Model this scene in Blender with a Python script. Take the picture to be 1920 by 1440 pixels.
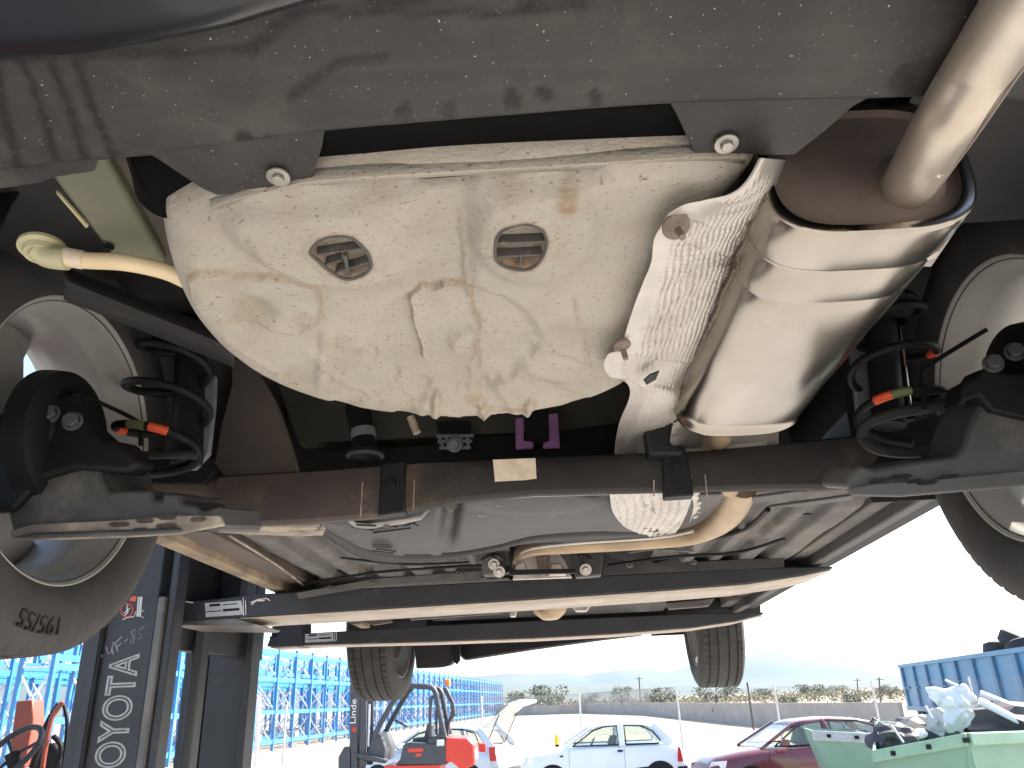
import bpy, bmesh, math, random
from mathutils import Vector, Matrix, noise
random.seed(7)
for o in list(bpy.data.objects): bpy.data.objects.remove(o)
S = bpy.context.scene
COL = S.collection
V = Vector
R_ = math.radians

# ---------------------------------------------------------------- camera
F = 1442.0; ROLL = R_(2.3); PITCH = R_(22.49); HCAM = 1.95
fw = V((0, math.cos(PITCH), math.sin(PITCH))); r0 = V((1, 0, 0)); u0 = V((0, -math.sin(PITCH), math.cos(PITCH)))
rt = r0*math.cos(ROLL) - u0*math.sin(ROLL); up = r0*math.sin(ROLL) + u0*math.cos(ROLL)
cam = bpy.data.cameras.new('camera'); camo = bpy.data.objects.new('camera', cam); COL.objects.link(camo)
mw = Matrix((rt, up, -fw)).transposed().to_4x4(); mw.translation = V((0, 0, HCAM)); camo.matrix_world = mw
cam.sensor_fit = 'HORIZONTAL'; cam.sensor_width = 36; cam.lens = F/1920*36; cam.clip_start = .02; cam.clip_end = 30000
S.camera = camo

# ---------------------------------------------------------------- sky, sun, exposure
SUN_EL, SUN_AZ = R_(42), R_(62)      # azimuth from +Y towards +X
wd = bpy.data.worlds.new('World'); S.world = wd; wd.use_nodes = True
nt = wd.node_tree; bg = nt.nodes['Background']
sky = nt.nodes.new('ShaderNodeTexSky'); sky.sky_type = 'NISHITA'; sky.sun_disc = False
sky.sun_elevation = SUN_EL; sky.sun_rotation = SUN_AZ; sky.air_density = 1.0; sky.dust_density = 2.5; sky.ozone_density = .8
nt.links.new(sky.outputs[0], bg.inputs[0]); bg.inputs[1].default_value = .15
sl = bpy.data.lights.new('sun', 'SUN'); sl.energy = 5.0; sl.angle = R_(.6); sl.color = (1, .93, .84)
so = bpy.data.objects.new('sun', sl); COL.objects.link(so)
sd = V((math.sin(SUN_AZ)*math.cos(SUN_EL), math.cos(SUN_AZ)*math.cos(SUN_EL), math.sin(SUN_EL)))
so.rotation_euler = sd.to_track_quat('Z', 'Y').to_euler(); so.location = (20, 10, 30)
S.view_settings.view_transform = 'Standard'; S.view_settings.look = 'None'
S.view_settings.exposure = 1.75; S.view_settings.gamma = 1.0
S.render.engine = 'CYCLES'; S.cycles.max_bounces = 8; S.cycles.diffuse_bounces = 5; S.cycles.glossy_bounces = 4
S.cycles.transparent_max_bounces = 12; S.cycles.volume_bounces = 0

# ---------------------------------------------------------------- pixel -> place
def ray(x, y): return fw + rt*((x-960)/F) - up*((y-720)/F)
yc = ray(1061, 1337).normalized(); xc = yc.cross(V((0, 0, 1))).normalized(); zc = xc.cross(yc)
RC = Matrix((xc, yc, zc))            # world direction -> car frame
yk = V((yc.x, yc.y, 0)).normalized(); xk = yk.cross(V((0, 0, 1))); RK = Matrix((xk, yk, V((0, 0, 1))))
def cast(d, z, Y, X):
    t = z/d.z if z is not None else (Y/d.y if Y is not None else X/d.x)
    return d*t
def P(x, y, z=None, Y=None, X=None): return cast(RC @ ray(x, y), z, Y, X)     # car frame, origin at the camera
def K(x, y, z=None, Y=None, X=None): return cast(RK @ ray(x, y), z, Y, X)     # lift-truck frame
def Wd(x, y, z=None, Y=None, X=None): return cast(ray(x, y), z, Y, X) + V((0, 0, HCAM))
def pxof(v):                                                                   # car frame -> photo pixel
    d = RC.transposed() @ v; w = d.dot(fw); return 960+F*d.dot(rt)/w, 720-F*d.dot(up)/w

# ---------------------------------------------------------------- mesh helpers
class MB:
    def __init__(s): s.v = []; s.f = []; s.a = []
    def add(s, vs, fs, at=None):
        n = len(s.v); s.v += [V(p) for p in vs]; s.f += [tuple(i+n for i in q) for q in fs]
        s.a += (at if at else [0.0]*len(vs)); return s
    def box(s, c, d, M=None):
        c = V(c); x, y, z = d[0]/2, d[1]/2, d[2]/2
        vs = [V((a*x, b*y, g*z)) for a in (-1, 1) for b in (-1, 1) for g in (-1, 1)]
        if M: vs = [M @ q for q in vs]
        return s.add([c+q for q in vs], [(0,1,3,2),(4,6,7,5),(0,4,5,1),(2,3,7,6),(0,2,6,4),(1,5,7,3)])
    def prism(s, poly, vec):
        n = len(poly); vec = V(vec); p = [V(q) for q in poly]
        return s.add(p+[q+vec for q in p], [tuple(range(n)), tuple(range(2*n-1, n-1, -1))]+[(i, i+n, (i+1) % n+n, (i+1) % n) for i in range(n)])
    def bar(s, a, b, w, h, upv=(0, 0, 1)):
        a, b = V(a), V(b); d = (b-a).normalized(); u = V(upv); sd_ = d.cross(u)
        if sd_.length < 1e-4: sd_ = d.cross(V((0, 1, 0)))
        sd_.normalize(); u = sd_.cross(d)
        q = [a+sd_*w/2*i+u*h/2*j for i, j in ((-1,-1),(1,-1),(1,1),(-1,1))]
        return s.prism(q, b-a)
    def tube(s, path, r, n=10, cap=True, flat=1.0):
        path = [V(p) for p in path]; m = len(path); rs = r if isinstance(r, (list, tuple)) else [r]*m
        vs = []; prev = None
        for i, p in enumerate(path):
            t = (path[min(i+1, m-1)]-path[max(i-1, 0)]).normalized()
            if prev is None:
                a = t.orthogonal().normalized()
            else:
                a = (prev - t*prev.dot(t)).normalized()
            prev = a; b = t.cross(a)
            for k in range(n):
                an = 2*math.pi*k/n; vs.append(p+(a*math.cos(an)+b*math.sin(an)*flat)*rs[i])
        fs = [(i*n+k, i*n+(k+1) % n, (i+1)*n+(k+1) % n, (i+1)*n+k) for i in range(m-1) for k in range(n)]
        if cap: fs += [tuple(range(n-1, -1, -1)), tuple((m-1)*n+k for k in range(n))]
        return s.add(vs, fs)
    def lathe(s, prof, o, ax, n=32, cap=False, rfun=None):
        o = V(o); ax = V(ax).normalized(); a = ax.orthogonal().normalized(); b = ax.cross(a); m = len(prof)
        vs = []
        for k in range(n):
            an = 2*math.pi*k/n; rd = a*math.cos(an)+b*math.sin(an)
            for j, (h, r) in enumerate(prof): vs.append(o+ax*h+rd*(r if rfun is None else rfun(j, k, r)))
        fs = [(k*m+j, ((k+1) % n)*m+j, ((k+1) % n)*m+j+1, k*m+j+1) for k in range(n) for j in range(m-1)]
        if cap: fs += [tuple(k*m for k in range(n-1, -1, -1)), tuple(k*m+m-1 for k in range(n))]
        return s.add(vs, fs)
    def grid(s, rows, closed=False, at=None):
        m = len(rows[0]); n = len(rows); vs = [p for q in rows for p in q]
        fs = [(i*m+j, i*m+(j+1) % m, (i+1)*m+(j+1) % m, (i+1)*m+j) for i in range(n-1) for j in range(m if closed else m-1)]
        return s.add(vs, fs, at)
    def build(s, name, mat, parent=None, smooth=40, bev=0, solid=0, base=None, frame=None, seg=2):
        me = bpy.data.meshes.new(name)
        b = base if base is not None else (parent.get('_b') if parent is not None else None)
        vs = s.v
        if frame is not None: vs = [frame @ q for q in vs]
        if b is not None: b = V(b); vs = [q-b for q in vs]
        me.from_pydata([tuple(q) for q in vs], [], s.f)
        bm = bmesh.new(); bm.from_mesh(me)
        if not solid: bmesh.ops.recalc_face_normals(bm, faces=bm.faces)
        bm.to_mesh(me); bm.free()
        if any(s.a):
            at = me.attributes.new('dirt', 'FLOAT', 'POINT'); at.data.foreach_set('value', s.a)
        if smooth:
            me.polygons.foreach_set('use_smooth', [True]*len(me.polygons)); me.set_sharp_from_angle(angle=R_(smooth))
        me.materials.append(mat)
        o = bpy.data.objects.new(name, me); COL.objects.link(o)
        if b is not None: o['_b'] = list(b)
        if parent is not None: o.parent = parent
        if bev:
            m = o.modifiers.new('b', 'BEVEL'); m.width = bev; m.segments = seg; m.limit_method = 'ANGLE'; m.angle_limit = R_(35)
        if solid:
            m = o.modifiers.new('s', 'SOLIDIFY'); m.thickness = solid; m.offset = 0
        return o

class Fr:                                  # a thing's root: an Empty with its frame; children keep frame coordinates minus base
    pass
def thing(name, label, cat, base=(0, 0, 0), R=None, origin=None, group=None):
    e = bpy.data.objects.new(name, None); COL.objects.link(e); e.empty_display_size = .1
    rot = (R.transposed() if R is not None else Matrix.Identity(3))
    m = rot.to_4x4(); m.translation = V(origin if origin is not None else (0, 0, 0)) + rot @ V(base)
    e.matrix_world = m; e['_b'] = list(base); tag(e, label, cat, group); return e
def tag(o, label, cat, group=None, kind=None):
    if label: o['label'] = label
    if cat: o['category'] = cat
    if group: o['group'] = group
    if kind: o['kind'] = kind
    return o
def sub(parent, name, at=None):            # an Empty part (wheel, door ...) that carries sub-parts
    e = bpy.data.objects.new(name, None); COL.objects.link(e); e.parent = parent; e.empty_display_size = .05
    e['_b'] = list(parent['_b'])
    if at is not None:
        e.location = V(at)-V(parent['_b']); e['_b'] = list(at)
    return e
def copy_tree(o, parent=None):
    c = o.copy(); COL.objects.link(c); c.parent = parent
    for ch in o.children: copy_tree(ch, c)
    return c
def lerp(a, b, t): return a+(b-a)*t
def sstep(a, b, x):
    t = max(0, min(1, (x-a)/(b-a))) if a != b else float(x > a); return t*t*(3-2*t)
def resample(pts, n, closed=False):
    pts = [V(p) for p in pts]
    if closed: pts = pts+[pts[0]]
    L = [0]
    for a, b in zip(pts, pts[1:]): L.append(L[-1]+(b-a).length)
    out = []; j = 0; N = n if closed else n-1
    for i in range(n):
        t = L[-1]*i/N
        while j < len(L)-2 and L[j+1] < t: j += 1
        out.append(pts[j].lerp(pts[j+1], (t-L[j])/max(1e-9, L[j+1]-L[j])))
    return out
def smoothpath(pts, n, closed=False, dim=3):
    pts = [V(p) if len(p) == 3 else V((p[0], p[1], 0)) for p in pts]; m = len(pts); out = []
    segs = m if closed else m-1
    for i in range(segs):
        g = (lambda k: pts[k % m]) if closed else (lambda k: pts[max(0, min(m-1, k))])
        a, b, c, d = g(i-1), g(i), g(i+1), g(i+2)
        for k in range(8):
            t = k/8; out.append(.5*((2*b)+(c-a)*t+(2*a-5*b+4*c-d)*t*t+(3*b-a-3*c+d)*t**3))
    if not closed: out.append(pts[-1])
    return resample(out, n, closed)
def seg_d(x, y, ax, ay, bx, by):
    dx, dy = bx-ax, by-ay; t = max(0, min(1, ((x-ax)*dx+(y-ay)*dy)/(dx*dx+dy*dy+1e-9)))
    return math.hypot(x-ax-t*dx, y-ay-t*dy)
def poly_sd(x, y, poly):                   # signed distance, negative inside
    d = 1e9; ins = False; n = len(poly); j = n-1
    for i in range(n):
        xi, yi = poly[i]; xj, yj = poly[j]
        d = min(d, seg_d(x, y, xi, yi, xj, yj))
        if (yi > y) != (yj > y) and x < (xj-xi)*(y-yi)/(yj-yi)+xi: ins = not ins
        j = i
    return -d if ins else d

# ---------------------------------------------------------------- materials
def mat(name, c1, c2=None, sc=8, rough=.6, metal=0, bump=.0, bsc=60, dust=None, dust_amt=.5, dust_sc=5, speck=None, speck_amt=.62, speck_sc=120,
        attr=None, attr_rough=None, spec=.5, r2=None, stretch=None, alpha=None, coat=0):
    m = bpy.data.materials.new(name); m.use_nodes = True; t = m.node_tree; N = t.nodes; L = t.links
    b = N['Principled BSDF']; b.inputs['Roughness'].default_value = rough; b.inputs['Metallic'].default_value = metal
    b.inputs['Specular IOR Level'].default_value = spec
    if coat: b.inputs['Coat Weight'].default_value = coat; b.inputs['Coat Roughness'].default_value = .06
    tc = N.new('ShaderNodeTexCoord'); mp = N.new('ShaderNodeMapping'); L.new(tc.outputs['Object'], mp.inputs[0])
    if stretch: mp.inputs['Scale'].default_value = stretch
    def nz(scale, det=5, ro=.6):
        n = N.new('ShaderNodeTexNoise'); n.inputs['Scale'].default_value = scale; n.inputs['Detail'].default_value = det; n.inputs['Roughness'].default_value = ro
        L.new(mp.outputs[0], n.inputs['Vector']); return n.outputs['Fac']
    def ramp(src, lo, hi):
        q = N.new('ShaderNodeMapRange'); q.inputs[1].default_value = lo; q.inputs[2].default_value = hi; q.interpolation_type = 'SMOOTHSTEP'
        L.new(src, q.inputs[0]); return q.outputs[0]
    def mix(f, a, c):
        q = N.new('ShaderNodeMix'); q.data_type = 'RGBA'
        L.new(f, q.inputs[0])
        for i, z in ((6, a), (7, c)):
            if hasattr(z, 'links') or hasattr(z, 'is_output'): L.new(z, q.inputs[i])
            else: q.inputs[i].default_value = (*z[:3], 1)
        return q.outputs[2]
    c2 = c2 or tuple(k*.78 for k in c1)
    col = mix(ramp(nz(sc), .35, .65), c1, c2)
    if dust:
        df = ramp(nz(dust_sc, 8, .7), .72-dust_amt*.5, .95-dust_amt*.4); col = mix(df, col, dust)
        rr = N.new('ShaderNodeMapRange'); L.new(df, rr.inputs[0]); rr.inputs[3].default_value = rough; rr.inputs[4].default_value = min(1, rough+.35); L.new(rr.outputs[0], b.inputs['Roughness'])
    elif r2 is not None:
        rr = N.new('ShaderNodeMapRange'); L.new(ramp(nz(sc*2.3), .3, .7), rr.inputs[0]); rr.inputs[3].default_value = rough; rr.inputs[4].default_value = r2; L.new(rr.outputs[0], b.inputs['Roughness'])
    if speck: col = mix(ramp(nz(speck_sc, 3, .5), speck_amt, speck_amt+.05), col, speck)
    if attr:
        an = N.new('ShaderNodeAttribute'); an.attribute_name = 'dirt'
        md = N.new('ShaderNodeMath'); md.operation = 'MULTIPLY'; L.new(an.outputs['Fac'], md.inputs[0]); 
        ad = N.new('ShaderNodeMath'); ad.operation = 'ADD'; L.new(ramp(nz(90, 6, .75), .25, .75), ad.inputs[0]); ad.inputs[1].default_value = .45
        L.new(ad.outputs[0], md.inputs[1]); cl = N.new('ShaderNodeClamp'); L.new(md.outputs[0], cl.inputs[0])
        col = mix(cl.outputs[0], col, attr)
    L.new(col, b.inputs['Base Color'])
    if bump:
        bp = N.new('ShaderNodeBump'); bp.inputs['Strength'].default_value = bump; bp.inputs['Distance'].default_value = .004
        L.new(nz(bsc, 6, .65), bp.inputs['Height']); L.new(bp.outputs[0], b.inputs['Normal'])
    return m
def emis_free_glass(name, tint=(.6, .7, .7)):
    m = bpy.data.materials.new(name); m.use_nodes = True; b = m.node_tree.nodes['Principled BSDF']
    b.inputs['Base Color'].default_value = (*tint, 1); b.inputs['Roughness'].default_value = .03; b.inputs['Transmission Weight'].default_value = .92; b.inputs['IOR'].default_value = 1.1
    return m
m_bump = mat('bumper_plastic', (.036, .034, .032), (.027, .026, .025), 9, .55, bump=.15, bsc=300, dust=(.075, .068, .06), dust_amt=.5, dust_sc=6, speck=(.42, .38, .32), speck_amt=.70, speck_sc=340, attr=(.012, .012, .013), spec=.3)
m_paint = mat('dark_blue_paint', (.004, .0045, .008), (.0035, .004, .006), 4, .3, coat=.35, dust=(.03, .03, .035), dust_amt=.25)
m_tub = mat('cream_underseal', (.405, .372, .31), (.36, .332, .28), 7, .8, bump=.9, bsc=190, dust=(.345, .32, .27), dust_amt=.35, dust_sc=9, speck=(.20, .145, .085), speck_amt=.64, speck_sc=330, attr=(.26, .17, .095), stretch=(.55, 1.0, 1))
m_grille = mat('grille_plastic', (.07, .065, .06), None, 30, .7, dust=(.25, .22, .17), dust_amt=.4, dust_sc=60)
m_steel = mat('exhaust_steel', (.37, .335, .29), (.30, .27, .235), 5, .23, 1, dust=(.25, .21, .17), dust_amt=.24, dust_sc=7, stretch=(1.6, .7, 1.6))
m_plate = mat('heat_stained_steel', (.17, .135, .112), (.13, .10, .085), 10, .6, .15, bump=.1, bsc=120)
m_pipe = mat('tail_pipe_steel', (.56, .50, .42), (.46, .40, .33), 9, .36, .75, bump=.05, bsc=140, dust=(.45, .38, .28), dust_amt=.25, dust_sc=14)
m_alu = mat('embossed_aluminium', (.52, .49, .45), (.43, .40, .365), 14, .42, .6, bump=.1, bsc=200)
m_beam = mat('beam_black_steel', (.034, .031, .029), (.025, .024, .024), 9, .75, bump=.2, bsc=90, dust=(.085, .066, .05), dust_amt=.42, dust_sc=8, spec=.15, speck=(.16, .14, .12), speck_amt=.71, speck_sc=120)
m_rust = mat('rusty_beam_steel', (.06, .042, .034), (.04, .032, .029), 12, .8, bump=.3, bsc=70, dust=(.13, .095, .07), dust_amt=.45, dust_sc=14)
m_arm = mat('dusty_grey_arm', (.07, .07, .07), (.05, .05, .052), 6, .6, bump=.15, bsc=80, dust=(.15, .14, .125), dust_amt=.45, dust_sc=8)
m_dust = mat('dusty_flange', (.36, .31, .24), (.16, .14, .12), 16, .8, bump=.2, bsc=80)
m_black = mat('black_plastic', (.012, .012, .013), (.009, .009, .010), 6, .55, dust=(.028, .026, .024), dust_amt=.3, spec=.2)
m_rub = mat('black_rubber', (.022, .021, .021), None, 12, .75, bump=.1, bsc=120, dust=(.06, .052, .045), dust_amt=.4, dust_sc=8)
m_tyre = mat('tyre_rubber', (.036, .034, .033), (.028, .027, .027), 14, .78, bump=.15, bsc=120, dust=(.085, .073, .062), dust_amt=.45, dust_sc=10)
m_rim = mat('dirty_rim', (.40, .39, .36), (.33, .32, .30), 5, .5, .15, bump=.05, bsc=60, dust=(.30, .27, .21), dust_amt=.4, dust_sc=5)
m_olive = mat('olive_primer', (.20, .20, .13), (.15, .15, .105), 5, .6, bump=.1, bsc=60)
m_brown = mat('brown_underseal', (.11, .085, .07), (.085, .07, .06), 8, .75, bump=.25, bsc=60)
m_cream = mat('cream_hose', (.72, .58, .36), (.64, .50, .31), 14, .45, bump=.1, bsc=40, dust=(.30, .18, .09), dust_amt=.28, dust_sc=30)
m_cflange = mat('cream_plastic', (.50, .46, .28), None, 10, .4)
m_tank = mat('tank_plastic', (.05, .048, .048), (.04, .039, .039), 6, .55, bump=.15, bsc=50, dust=(.12, .11, .10), dust_amt=.42, dust_sc=7, spec=.35, speck=(.26, .245, .225), speck_amt=.70, speck_sc=95, stretch=(.35, 1, 1))
m_tray = mat('tray_grey', (.12, .113, .105), (.085, .08, .076), 8, .8, bump=.2, bsc=70, dust=(.20, .175, .145), dust_amt=.45, dust_sc=9, speck=(.035, .033, .03), speck_amt=.68, speck_sc=70)
m_sill = mat('muddy_sill', (.30, .225, .15), (.16, .125, .09), 9, .85, bump=.3, bsc=50, dust=(.38, .30, .21), dust_amt=.4, dust_sc=12)
m_gold = mat('gold_exhaust', (.40, .30, .19), (.31, .23, .15), 9, .45, .5, bump=.1, bsc=90)
m_shock = mat('shock_grey', (.19, .20, .22), None, 7, .5)
m_red = mat('red_marking', (.75, .09, .03), None, 9, .5)
m_green = mat('green_marking', (.12, .15, .06), None, 9, .6)
m_purple = mat('purple_clip', (.30, .13, .30), None, 20, .6)
m_label = mat('aged_label', (.68, .58, .46), (.55, .44, .33), 40, .8)
m_bolt = mat('bolt_zinc', (.42, .40, .36), None, 40, .45, .8)
m_boltd = mat('dull_stud', (.22, .17, .14), None, 60, .6, .5)
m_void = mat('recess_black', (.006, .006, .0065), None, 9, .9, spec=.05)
m_edge = mat('pale_flange_edge', (.30, .29, .275), (.22, .215, .205), 9, .6)
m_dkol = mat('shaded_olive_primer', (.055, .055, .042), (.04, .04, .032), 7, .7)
m_floor = mat('underbody_dark', (.022, .021, .021), (.015, .015, .016), 5, .7, bump=.2, bsc=30)

# ================================================================ THE LIFTED CAR (car frame, metres from the camera)
CB = (-.04, 2.3, .20)
car = thing('lifted_car', 'dark blue hatchback raised overhead, its dirty underside seen from the rear', 'car', CB, RC, (0, 0, HCAM))
def plate(name, poly, m, z=None, Y=None, X=None, vec=(0, 0, .01), parent=car, bev=0, smooth=30):
    return MB().prism([P(a, b, z=z, Y=Y, X=X) for a, b in poly], vec).build(name, m, parent, bev=bev, smooth=smooth)
def bolt(p, ax, r, m=m_bolt, parent=car, name='bolt', washer=1.7, h=None):
    h = h or r*1.0; b = MB()
    if washer: b.lathe([(0, 0), (0, r*washer), (r*.25, r*washer*.97), (r*.3, r)], p, ax, 20)
    b.lathe([(r*.1, r), (h, r), (h*1.1, r*.85), (h*1.1, 0)], p, ax, 6)
    return b.build(name, m, parent, smooth=30)

# ---- rear bumper: cover, painted skin
lip_px = [(-700, 520), (-300, 400), (-120, 352), (0, 318), (120, 300), (240, 290), (400, 268), (610, 241), (780, 226), (950, 212), (1255, 190), (1600, 181), (1800, 178), (2000, 200), (2300, 290), (2700, 460)]
lip = [P(a, b, z=.42) for a, b in lip_px]
lipc = smoothpath(lip, 420)
prof = [(0, 0), (-.012, -.003), (-.04, -.005), (-.07, -.004), (-.10, .002), (-.128, .012), (-.16, .03), (-.19, .055), (-.215, .1)]
rowsB = []; atB = []
streaks = [((18, 40), (110, 300), 9), ((58, 0), (175, 330), 11), ((105, 0), (215, 300), 11), ((-20, 60), (40, 340), 12)]
smears = [((0, 103), (470, 92), 10), ((470, 92), (560, 20), 16), ((560, 18), (900, 22), 8), ((550, 175), (640, 110), 12), ((640, 108), (720, 104), 10), ((700, 0), (800, 0), 12), ((985, 8), (1090, 5), 18), ((880, 22), (1010, 18), 9)]
drops = [(760, 207, 17), (840, 203, 15), (960, 183, 18), (1022, 172, 15), (1115, 180, 14), (460, 262, 18), (505, 264, 14), (1690, 150, 24), (905, 28, 8)]
def bdirt(x, y):
    d = 0
    for (a, b, w) in streaks:
        t = max(0, min(1, ((x-a[0])*(b[0]-a[0])+(y-a[1])*(b[1]-a[1]))/((b[0]-a[0])**2+(b[1]-a[1])**2)))
        wob = 8*noise.noise(V((y*.008, a[0], 0)))
        d = max(d, .95*(1-sstep(w*.5, w*1.1, abs(seg_d(x+wob, y, *a, *b)))))
    for (a, b, w) in smears: d = max(d, .8*(1-sstep(w*.5, w*1.25, seg_d(x, y+5*noise.noise(V((x*.01, y*.01, 3))), *a, *b))))
    for (a, b, w) in drops: d = max(d, 1.1*(1-sstep(w*.8, w*1.1, math.hypot(x-a, (y-b)*.8)+6*noise.noise(V((x*.06, y*.06, 1))))))
    return d
NP = 60
plen = resample([(0, y, z) for y, z in prof], NP)
ridge = 38
for j in range(NP):
    row = []
    for i, q in enumerate(lipc):
        u = i/(len(lipc)-1)
        p = q+V((0, plen[j].y, plen[j].z))
        # soft moulding lines
        x, y = pxof(p)
        p.z += .0016*sstep(14, 4, abs(y-(150-.02*x)))*sstep(300, 700, x)
        row.append(p); atB.append(bdirt(x, y))
    rowsB.append(row)
MB().grid(rowsB, at=atB).build('rear_bumper', m_bump, car, solid=.0035, smooth=50)
# painted upper skin of the bumper: starts at the ridge that shows top left
rg = smoothpath([P(a, b, z=.405) for a, b in ((-500, 230), (-200, 130), (0, 84), (150, 72), (300, 46), (420, 22), (520, -8), (650, -40), (900, -60), (1300, -70), (1700, -80), (2100, -20), (2500, 160))], 160)
rows = []
for dy, dz in ((.006, -.004), (0, -.007), (-.008, -.0075), (-.02, -.006), (-.05, 0), (-.09, .016), (-.13, .05), (-.165, .11), (-.18, .2), (-.17, .33), (-.12, .42)):
    rows.append([q+V((0, dy, dz)) for q in rg])
MB().grid(rows).build('bumper_skin', m_paint, car, solid=.003, smooth=60)
# flaps of the bumper lip with their bolts
def flap(poly, z0, n):
    b = MB(); pts = resample([P(a, c, z=z0) for a, c in poly], len(poly)*1, True)
    pts = [P(a, c, z=z0) for a, c in poly]
    b.prism(pts, (0, 0, .004)); o = b.build('bumper_flap', m_bump, car, bev=.0012); return o
fl1 = flap([(150, 290), (262, 283), (610, 238), (604, 275), (583, 345), (570, 345), (568, 362), (508, 370), (498, 352), (455, 358), (408, 367), (380, 355), (285, 292), (182, 302)], .4225, 1)
fl2 = flap([(1252, 188), (1640, 178), (1600, 200), (1545, 248), (1490, 291), (1435, 292), (1388, 288), (1388, 306), (1318, 312), (1314, 290), (1302, 288), (1268, 215)], .4225, 1)
fl3 = flap([(-160, 352), (-30, 306), (150, 290), (185, 300), (178, 322), (110, 332), (75, 343), (20, 352), (-60, 362)], .4228, 1)
for a, c in ((522, 331), (1362, 269)):
    bolt(P(a, c, z=.418), (0, -.15, -1), .0052, parent=fl1 if a < 900 else fl2, washer=1.9)
# black recess between the flaps (foam absorber carrier) and left cavity plate
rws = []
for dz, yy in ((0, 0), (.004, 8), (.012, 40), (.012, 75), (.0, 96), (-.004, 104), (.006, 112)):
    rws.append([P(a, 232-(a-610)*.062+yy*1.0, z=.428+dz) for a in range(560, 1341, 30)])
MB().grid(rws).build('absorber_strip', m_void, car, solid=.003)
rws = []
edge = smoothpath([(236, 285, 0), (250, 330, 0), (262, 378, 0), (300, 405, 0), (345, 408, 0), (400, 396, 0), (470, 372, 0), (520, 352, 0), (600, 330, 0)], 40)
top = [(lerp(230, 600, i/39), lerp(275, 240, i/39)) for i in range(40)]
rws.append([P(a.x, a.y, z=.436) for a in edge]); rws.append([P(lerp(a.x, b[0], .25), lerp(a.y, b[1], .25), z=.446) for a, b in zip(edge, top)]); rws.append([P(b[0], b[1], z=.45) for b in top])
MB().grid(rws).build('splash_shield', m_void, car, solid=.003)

# ---- spare wheel well
tub_px = [(585, 336), (480, 352), (400, 378), (335, 408), (316, 425), (318, 470), (328, 520), (348, 572), (380, 622), (425, 668), (490, 712), (570, 745), (650, 765), (740, 779), (850, 785), (950, 781), (1040, 769), (1110, 752), (1176, 722), (1192, 690), (1204, 640), (1240, 560), (1262, 490), (1290, 430), (1350, 385), (1412, 318), (1395, 296), (1300, 292), (1100, 300), (850, 313), (700, 326)]
ZT = .412
tc_ = P(800, 560, z=ZT)
outl = smoothpath([P(a, b, z=ZT+.008) for a, b in tub_px], 560, True)
patchL = [(352, 518), (372, 508), (590, 524), (598, 545), (606, 566), (596, 598), (560, 622), (500, 614), (440, 604), (380, 590), (356, 560)]
patchC = [(768, 562), (790, 546), (815, 552), (832, 540), (870, 540), (884, 548), (886, 590), (900, 612), (888, 640), (898, 662), (880, 686), (810, 688), (792, 676), (790, 650), (776, 610)]
bodies = [(820, 742, 812, 792, 7), (905, 762, 908, 786, 8), (995, 756, 990, 776, 8), (910, 776, 992, 768, 5)]
def ell(x, y, cx, cy, rx, ry, an=0):
    c, s = math.cos(an), math.sin(an); dx, dy = x-cx, y-cy
    return math.hypot((dx*c+dy*s)/rx, (-dx*s+dy*c)/ry)
G1 = [(a, b-11) for a, b in [(585, 462), (600, 438), (630, 430), (662, 434), (690, 462), (696, 488), (680, 505), (650, 512), (622, 498), (600, 478)]]
G2 = [(a, b-11) for a, b in [(928, 470), (930, 435), (948, 416), (985, 408), (1015, 418), (1024, 440), (1016, 470), (995, 492), (965, 494), (938, 484)]]
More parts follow.
